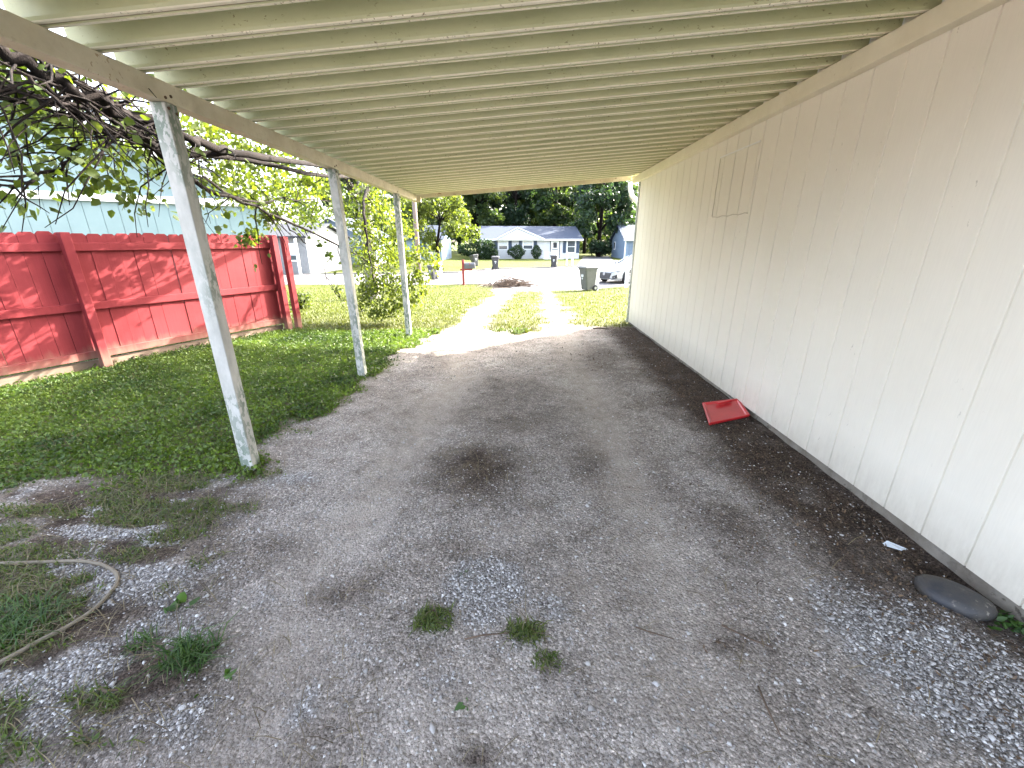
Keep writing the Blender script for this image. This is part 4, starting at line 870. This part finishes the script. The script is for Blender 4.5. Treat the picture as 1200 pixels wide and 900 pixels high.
# cable
hp = [(-90, 655), (-40, 664), (0, 662), (50, 660), (90, 659), (115, 661), (130, 667), (138, 676), (137, 686), (126, 700), (108, 716), (80, 735), (50, 752), (15, 772), (-30, 795)]
pts = [Vector(gpt(px, py, .012)) for px, py in hp]; fine = []
for k in range(len(pts)-1):
    p0 = pts[max(k-1, 0)]; p1 = pts[k]; p2 = pts[k+1]; p3 = pts[min(k+2, len(pts)-1)]
    for t in (0, .25, .5, .75): fine.append(.5*((2*p1)+(p2-p0)*t+(2*p0-5*p1+4*p2-p3)*t*t+(3*p1-p0-3*p2+p3)*t**3))
tag(MB().tube(fine, .0085, 8).build('cable', M['hose'], smooth=True), 'tan cable looping across the weedy gravel at the lower left', 'cable')
c = gpt(1048, 640, .012); m_ = MB(); m_.loft([[(-.05, .02, 0), (-.01, .035, .012), (.05, -.015, .004), (.0, -.04, .015)], [(-.05, .02, .003), (-.01, .035, .015), (.05, -.015, .007), (.0, -.04, .018)]])
tag(m_.build('paper_scrap', M['paper'], loc=c), 'crumpled pale scrap of paper on the dark soil by the wall foot', 'litter')
for (a, b, r_, lab) in [((545, 752), (597, 747), .004, 'straight pale twig lying between the two small grass tufts'), ((888, 805), (915, 865), .004, 'thin bent twig lying on the bare drive at the lower right'), ((745, 735), (790, 745), .0035, 'slim twig on the drive right of the gravel patch'), ((116, 805), (146, 806), .006, 'short thick grey twig on the soil at the lower left'), ((846, 732), (905, 760), .004, 'dark crooked twig on the drive below the red lid'), ((1025, 560+45), (1040, 632), .004, 'dry stalk standing by the wall foot near the paper scrap'), ((695, 385), (714, 386), .012, 'dark stick lying in the sun by the house corner')]:
    A, B_ = Vector(gpt(*a, .008)), Vector(gpt(*b, .008)); mid = (A+B_)/2+Vector((random.gauss(0, .012), random.gauss(0, .012), .006))
    tag(MB().tube([A, mid, B_], [r_, r_*.9, r_*.5], 6).build('twig', M['twig'], smooth=True), lab, 'twig', 'dry twigs lying on the drive')
# tufts and weeds: things
def blades(name, cen, h, w, lean, mat, seed, parent=None, off=(0, 0, 0)):
    r = np.random.default_rng(seed); n = len(cen); cen = np.asarray(cen, float); a = r.uniform(0, 2*np.pi, n); h = h*r.uniform(.5, 1.2, n); w = w*r.uniform(.7, 1.3, n)
    d = np.stack([np.cos(a), np.sin(a), 0*a], 1); sd = np.stack([-np.sin(a), np.cos(a), 0*a], 1); ln = lean*r.uniform(.2, 1.4, n)
    up = np.array([0, 0, 1.]); H_ = h[:, None]; W_ = w[:, None]; Ln = ln[:, None]
    m_ = cen+up*H_*.55+d*H_*Ln*.3; t_ = cen+up*H_*(1-.35*np.minimum(Ln, 1.5))+d*H_*Ln*.9
    co = np.stack([cen-sd*W_*.5, cen+sd*W_*.5, m_+sd*W_*.45, t_, m_-sd*W_*.45], 1).reshape(-1, 3)-np.array(off)
    b = np.arange(n)[:, None]*5; q_ = b+np.array([0, 1, 2, 4]); t3 = b+np.array([4, 2, 3, 3])
    me = bpy.data.meshes.new(name); fs = np.concatenate([q_, b+np.array([4, 2, 3, 4])])
    # quads + tris in one mesh
    tri = b+np.array([4, 2, 3]); loops = np.concatenate([q_.ravel(), tri.ravel()]).astype(np.int32)
    st = np.concatenate([np.arange(n)*4, 4*n+np.arange(n)*3]).astype(np.int32)
    me.vertices.add(len(co)); me.vertices.foreach_set('co', co.astype(np.float32).ravel()); me.loops.add(len(loops)); me.loops.foreach_set('vertex_index', loops)
    me.polygons.add(2*n); me.polygons.foreach_set('loop_start', st); me.update(calc_edges=True)
    at_ = me.attributes.new('rnd', 'FLOAT', 'POINT'); at_.data.foreach_set('value', np.repeat(r.uniform(0, 1, n), 5).astype(np.float32))
    return link(name, me, mat, parent)
def scat(c, rx, ry, n, s): r = np.random.default_rng(s); x = c[0]+rx*np.clip(r.normal(0, 1, n), -1.5, 1.5); y_ = c[1]+ry*np.clip(r.normal(0, 1, n), -1.5, 1.5); return np.stack([x, y_, gz(x, y_)-.004], 1)
TG = 'grass tufts growing in the drive'
for (px, py, rx, ry, n, h, lab) in [(222, 768, .045, .035, 230, .085, 'dense dark grass tuft beside the weeds at the lower left'), (165, 752, .03, .02, 60, .06, 'small pale grass tuft below the broad-leaved weed'), (508, 727, .048, .034, 300, .034, 'low round grass tuft left of the gravel patch centre'), (617, 744, .046, .026, 240, .028, 'low flat grass tuft at the right end of the pale twig'), (640, 778, .03, .03, 60, .03, 'sparse thin grass tuft below the flat tuft'), (20, 735, .08, .07, 320, .08, 'lush grass tuft by the end of the tan cable')]:
    c = gpt(px, py); o = blades('grass_tuft', scat(c, rx, ry, n, px), h, .005, 1.5, M['grass_shade'] if px in (508, 617, 640) else M['leaf_weed'], px, None, c); o.location = c; tag(o, lab, 'grass tuft', TG)
WG = 'broad-leaved weeds growing in the drive'
for (px, py, n, sz, sp, lab) in [(205, 712, 7, .07, .02, 'broad-leaved green weed in the gravel inside the cable loop'), (265, 790, 5, .035, .012, 'small two-leaved weed right of the dark grass tuft'), (550, 830, 4, .03, .01, 'single tiny weed in the bare drive below the grass tufts'), (1188, 728, 60, .035, .035, 'leafy green weed against the wall foot beside the stone slab'), (545, 675, 4, .02, .02, 'tiny weed in the middle of the gravel patch'), (655, 560, 3, .012, .01, 'speck of weed beside the dark stain')][:5]:
    c = gpt(px, py, .006); r = np.random.default_rng(px); cc = np.array(c)+np.stack([r.normal(0, sp, n), r.normal(0, sp, n), np.abs(r.normal(0, .012, n))], 1)
    o = leaves('weed', cc, sz, M['leaf_weed'], None, c, -.12, .55, None, px); o.location = c; tag(o, lab, 'weed', WG)

# ------------------------------------------------------------------ stuff: stones, grass, leaf litter
def sample(n, x0, x1, y0, y1, seed, f, power=1.):
    r = np.random.default_rng(seed); y_ = y0+(y1-y0)*r.uniform(0, 1, n)**power; x = r.uniform(x0, x1, n); k = r.uniform(0, 1, n) < f(x, y_, masks(x, y_)); return x[k], y_[k]
def infront(x, y): return np.abs(x) < 1.7*(y+.4)+.2
def stones(x, y, size, seed):
    r = np.random.default_rng(seed); n = len(x); base = np.array([[1, 0, 0], [-1, 0, 0], [0, 1, 0], [0, -1, 0], [0, 0, 1], [0, 0, -1]], float)
    P = base[None]*r.uniform(.55, 1.25, (n, 6, 1))+r.normal(0, .22, (n, 6, 3)); P[:, :, 2] *= .62
    a = r.uniform(0, 2*np.pi, n); ca, sa = np.cos(a)[:, None], np.sin(a)[:, None]
    X_ = P[:, :, 0]*ca-P[:, :, 1]*sa; Y_ = P[:, :, 0]*sa+P[:, :, 1]*ca
    co = np.stack([X_, Y_, P[:, :, 2]], -1)*size[:, None, None]; co += np.stack([x, y, gz(x, y)+size*.22], 1)[:, None, :]
    f = np.array([[0, 2, 4], [2, 1, 4], [1, 3, 4], [3, 0, 4], [2, 0, 5], [1, 2, 5], [3, 1, 5], [0, 3, 5]])
    fs = (np.arange(n)[:, None, None]*6+f).reshape(-1, 3); rv = np.clip(r.beta(2., 2.2, n), 0, 1)
    return co.reshape(-1, 3), fs, np.repeat(rv, 6)
cos, fss, rvs = [], [], []; base = 0
def dens8(x, y, m): return np.clip(m['grav']*1.1-.15, 0, 1)*infront(x, y)
def dens(x, y, m): return np.clip((.16+.95*m['grav']-.12*m['dirt'])*(1-.95*m['grass'])*(1-.5*m['weed'])*(1-.55*m['sand']), 0, 1)*infront(x, y)
for (n, y0, y1, lo, hi, sd, pw) in ((46000, .62, 2.6, .0055, .0098, 8, 1.),(90000, .62, 2.6, .0022, .0058, 1, 1.2), (26000, .62, 3.2, .005, .0092, 2, 1.2), (60000, 1.8, 5.5, .0035, .008, 3, 1.3), (24000, 4.5, 9.5, .006, .012, 4, 1.), (2600, .62, 5, .009, .015, 5, 1.2)):
    x, y_ = sample(n, -4.4, 2.1, y0, y1, sd, dens8 if sd == 8 else dens, pw); s_ = np.random.default_rng(sd+50).uniform(lo, hi, len(x))
    c_, f_, r_ = stones(x, y_, s_, sd+9); cos.append(c_); fss.append(f_+base); rvs.append(r_); base += len(c_)
# loose bright gravel further down the sunny wheel tracks
o = link('gravel', fast_mesh('gravel', np.concatenate(cos), np.concatenate(fss), False, {'rnd': np.concatenate(rvs)}), M['stone'])
tag(o, 'loose crushed grey stone scattered over the drive', 'gravel', kind='stuff')
cen = []
def gd(x, y, m): return np.clip(m['grass']**1.5*(.5+.8*fbm(x*4, y*4, 77)), 0, 1)*infront(x, y)
x, y_ = sample(185000, -6.2, .2, 1.6, 7.2, 11, gd); n = len(x); zz = gz(x, y_)+np.abs(rng.normal(.012, .018, n))*(.4+fbm(x*3, y_*3, 88)*1.2)
tone = np.clip(fbm(x*2.5, y_*2.5, 90)*1.3-.15, 0, 1)
cc = np.stack([x, y_, zz], 1); o1 = leaves('ground_cover', cc, .027, M['clover'], None, (0, 0, 0), -.18, .75, tone, 12); tag(o1, 'leafy clover and weeds covering the shaded left lawn', 'ground cover', kind='stuff')
x, y_ = sample(52000, -6.2, .2, 1.6, 8., 13, gd); c1 = np.stack([x, y_, gz(x, y_)-.004], 1)
def wd(x, y, m): return np.clip(m['weed']*.9+m['grass']*.0, 0, 1)*infront(x, y)
x, y_ = sample(80000, -3.5, 1.8, .62, 3., 14, wd); c2_ = np.stack([x, y_, gz(x, y_)-.004], 1)
bl = blades('grass', np.concatenate([c1, c2_]), .045, .0042, 1.5, M['grass_shade'], 15); tag(bl, 'short grass blades in the lawn and drive edges', 'grass', kind='stuff')
def gd2(x, y, m): return np.clip(m['grass']*(.6+.6*fbm(x*1.2, y*1.2, 78)), 0, 1)*infront(x, y)
x, y_ = sample(150000, -11, 9, 7., 26, 16, gd2, 1.6); k = ~((y_ > 21.5) & (poly_sd(x, y_, near_edge+far_edge) > -.05)); x, y_ = x[k], y_[k]
b2 = blades('lawn_grass', np.stack([x, y_, gz(x, y_)-.01], 1), .07, .012, .8, M['grass'], 17); tag(b2, 'sunlit lawn grass sloping down to the street', 'grass', kind='stuff')
M['straw'] = leafmat('dry_straw', (.08, .058, .03), (.22, .18, .10), .15, (1, 1, 1))
def sdn(x, y, m): return np.clip((.35*m['weed']+.30*m['dirt']*(x < .2))*(x < .3)+.015, 0, 1)*infront(x, y)
x, y_ = sample(42000, -3.6, 2.0, .62, 4., 23, sdn); c3_ = np.stack([x, y_, gz(x, y_)+.001], 1)
tag(blades('dry_straw', c3_, .05, .0024, 3.2, M['straw'], 24), 'dry straw and dead stems lying flat in the weedy gravel', 'dry grass', kind='stuff')
def wl(x, y, m): return np.clip(m['weed']*.8, 0, 1)*infront(x, y)
x, y_ = sample(30000, -3.6, 1.0, .62, 3.2, 25, wl); c4_ = np.stack([x, y_, gz(x, y_)+.006], 1)
tag(leaves('creeping_weeds', c4_, .018, M['clover'], None, (0, 0, 0), -.15, .7, None, 26), 'low creeping weeds spreading over the gravel at the lower left', 'weeds', kind='stuff')
def ld(x, y, m): return np.clip(m['dirt']**1.2*.9*(x > .6)+.03*m['weed'], 0, 1)*infront(x, y)
x, y_ = sample(60000, -2.5, 2.1, .7, 8, 18, ld); lt = leaves('leaf_litter', np.stack([x, y_, gz(x, y_)+.004], 1), .02, M['litter'], None, (0, 0, 0), -.1, .45, None, 19); tag(lt, 'brown leaf crumbs and bark bits on the soil along the wall', 'leaf litter', kind='stuff')

# ------------------------------------------------------------------ light, sky, camera
EL, AZ = math.radians(30.5), math.atan2(.78, .626)
sd = Vector((math.sin(AZ)*math.cos(EL), math.cos(AZ)*math.cos(EL), math.sin(EL)))
sun = bpy.data.lights.new('sun', 'SUN'); sun.energy = 2.4; sun.angle = math.radians(.45); sun.color = (1., .95, .86)
so_ = bpy.data.objects.new('sun', sun); COL.objects.link(so_); so_.rotation_euler = (-sd).to_track_quat('-Z', 'Y').to_euler(); so_.location = sd*60
w = bpy.data.worlds.new('World'); S.world = w; w.use_nodes = True; nt = w.node_tree
sky = nt.nodes.new('ShaderNodeTexSky'); sky.sky_type = 'NISHITA'; sky.sun_disc = False; sky.sun_elevation = EL; sky.sun_rotation = AZ; sky.air_density = .8; sky.dust_density = 5.; sky.ozone_density = .6
hs = nt.nodes.new('ShaderNodeHueSaturation'); hs.inputs['Saturation'].default_value = .6; nt.links.new(sky.outputs[0], hs.inputs['Color']); nt.links.new(hs.outputs[0], nt.nodes['Background'].inputs[0]); nt.nodes['Background'].inputs[1].default_value = .13
cam = bpy.data.cameras.new('camera'); co_ = bpy.data.objects.new('camera', cam); COL.objects.link(co_); S.camera = co_
cam.sensor_fit = 'HORIZONTAL'; cam.sensor_width = 36; cam.lens = F/1200*36; cam.clip_start = .05; cam.clip_end = 3000
mw = Matrix.Identity(4)
for a in range(3):
    for b in range(3): mw[a][b] = R[a][b]
    mw[a][3] = CAM[a]
co_.matrix_world = mw
S.view_settings.view_transform = 'Standard'; S.view_settings.look = 'None'; S.view_settings.exposure = 3.95; S.view_settings.gamma = 1.; S.view_settings.use_curve_mapping = False
S.cycles.use_denoising = True; S.cycles.max_bounces = 8; S.cycles.diffuse_bounces = 6; S.cycles.transparent_max_bounces = 8
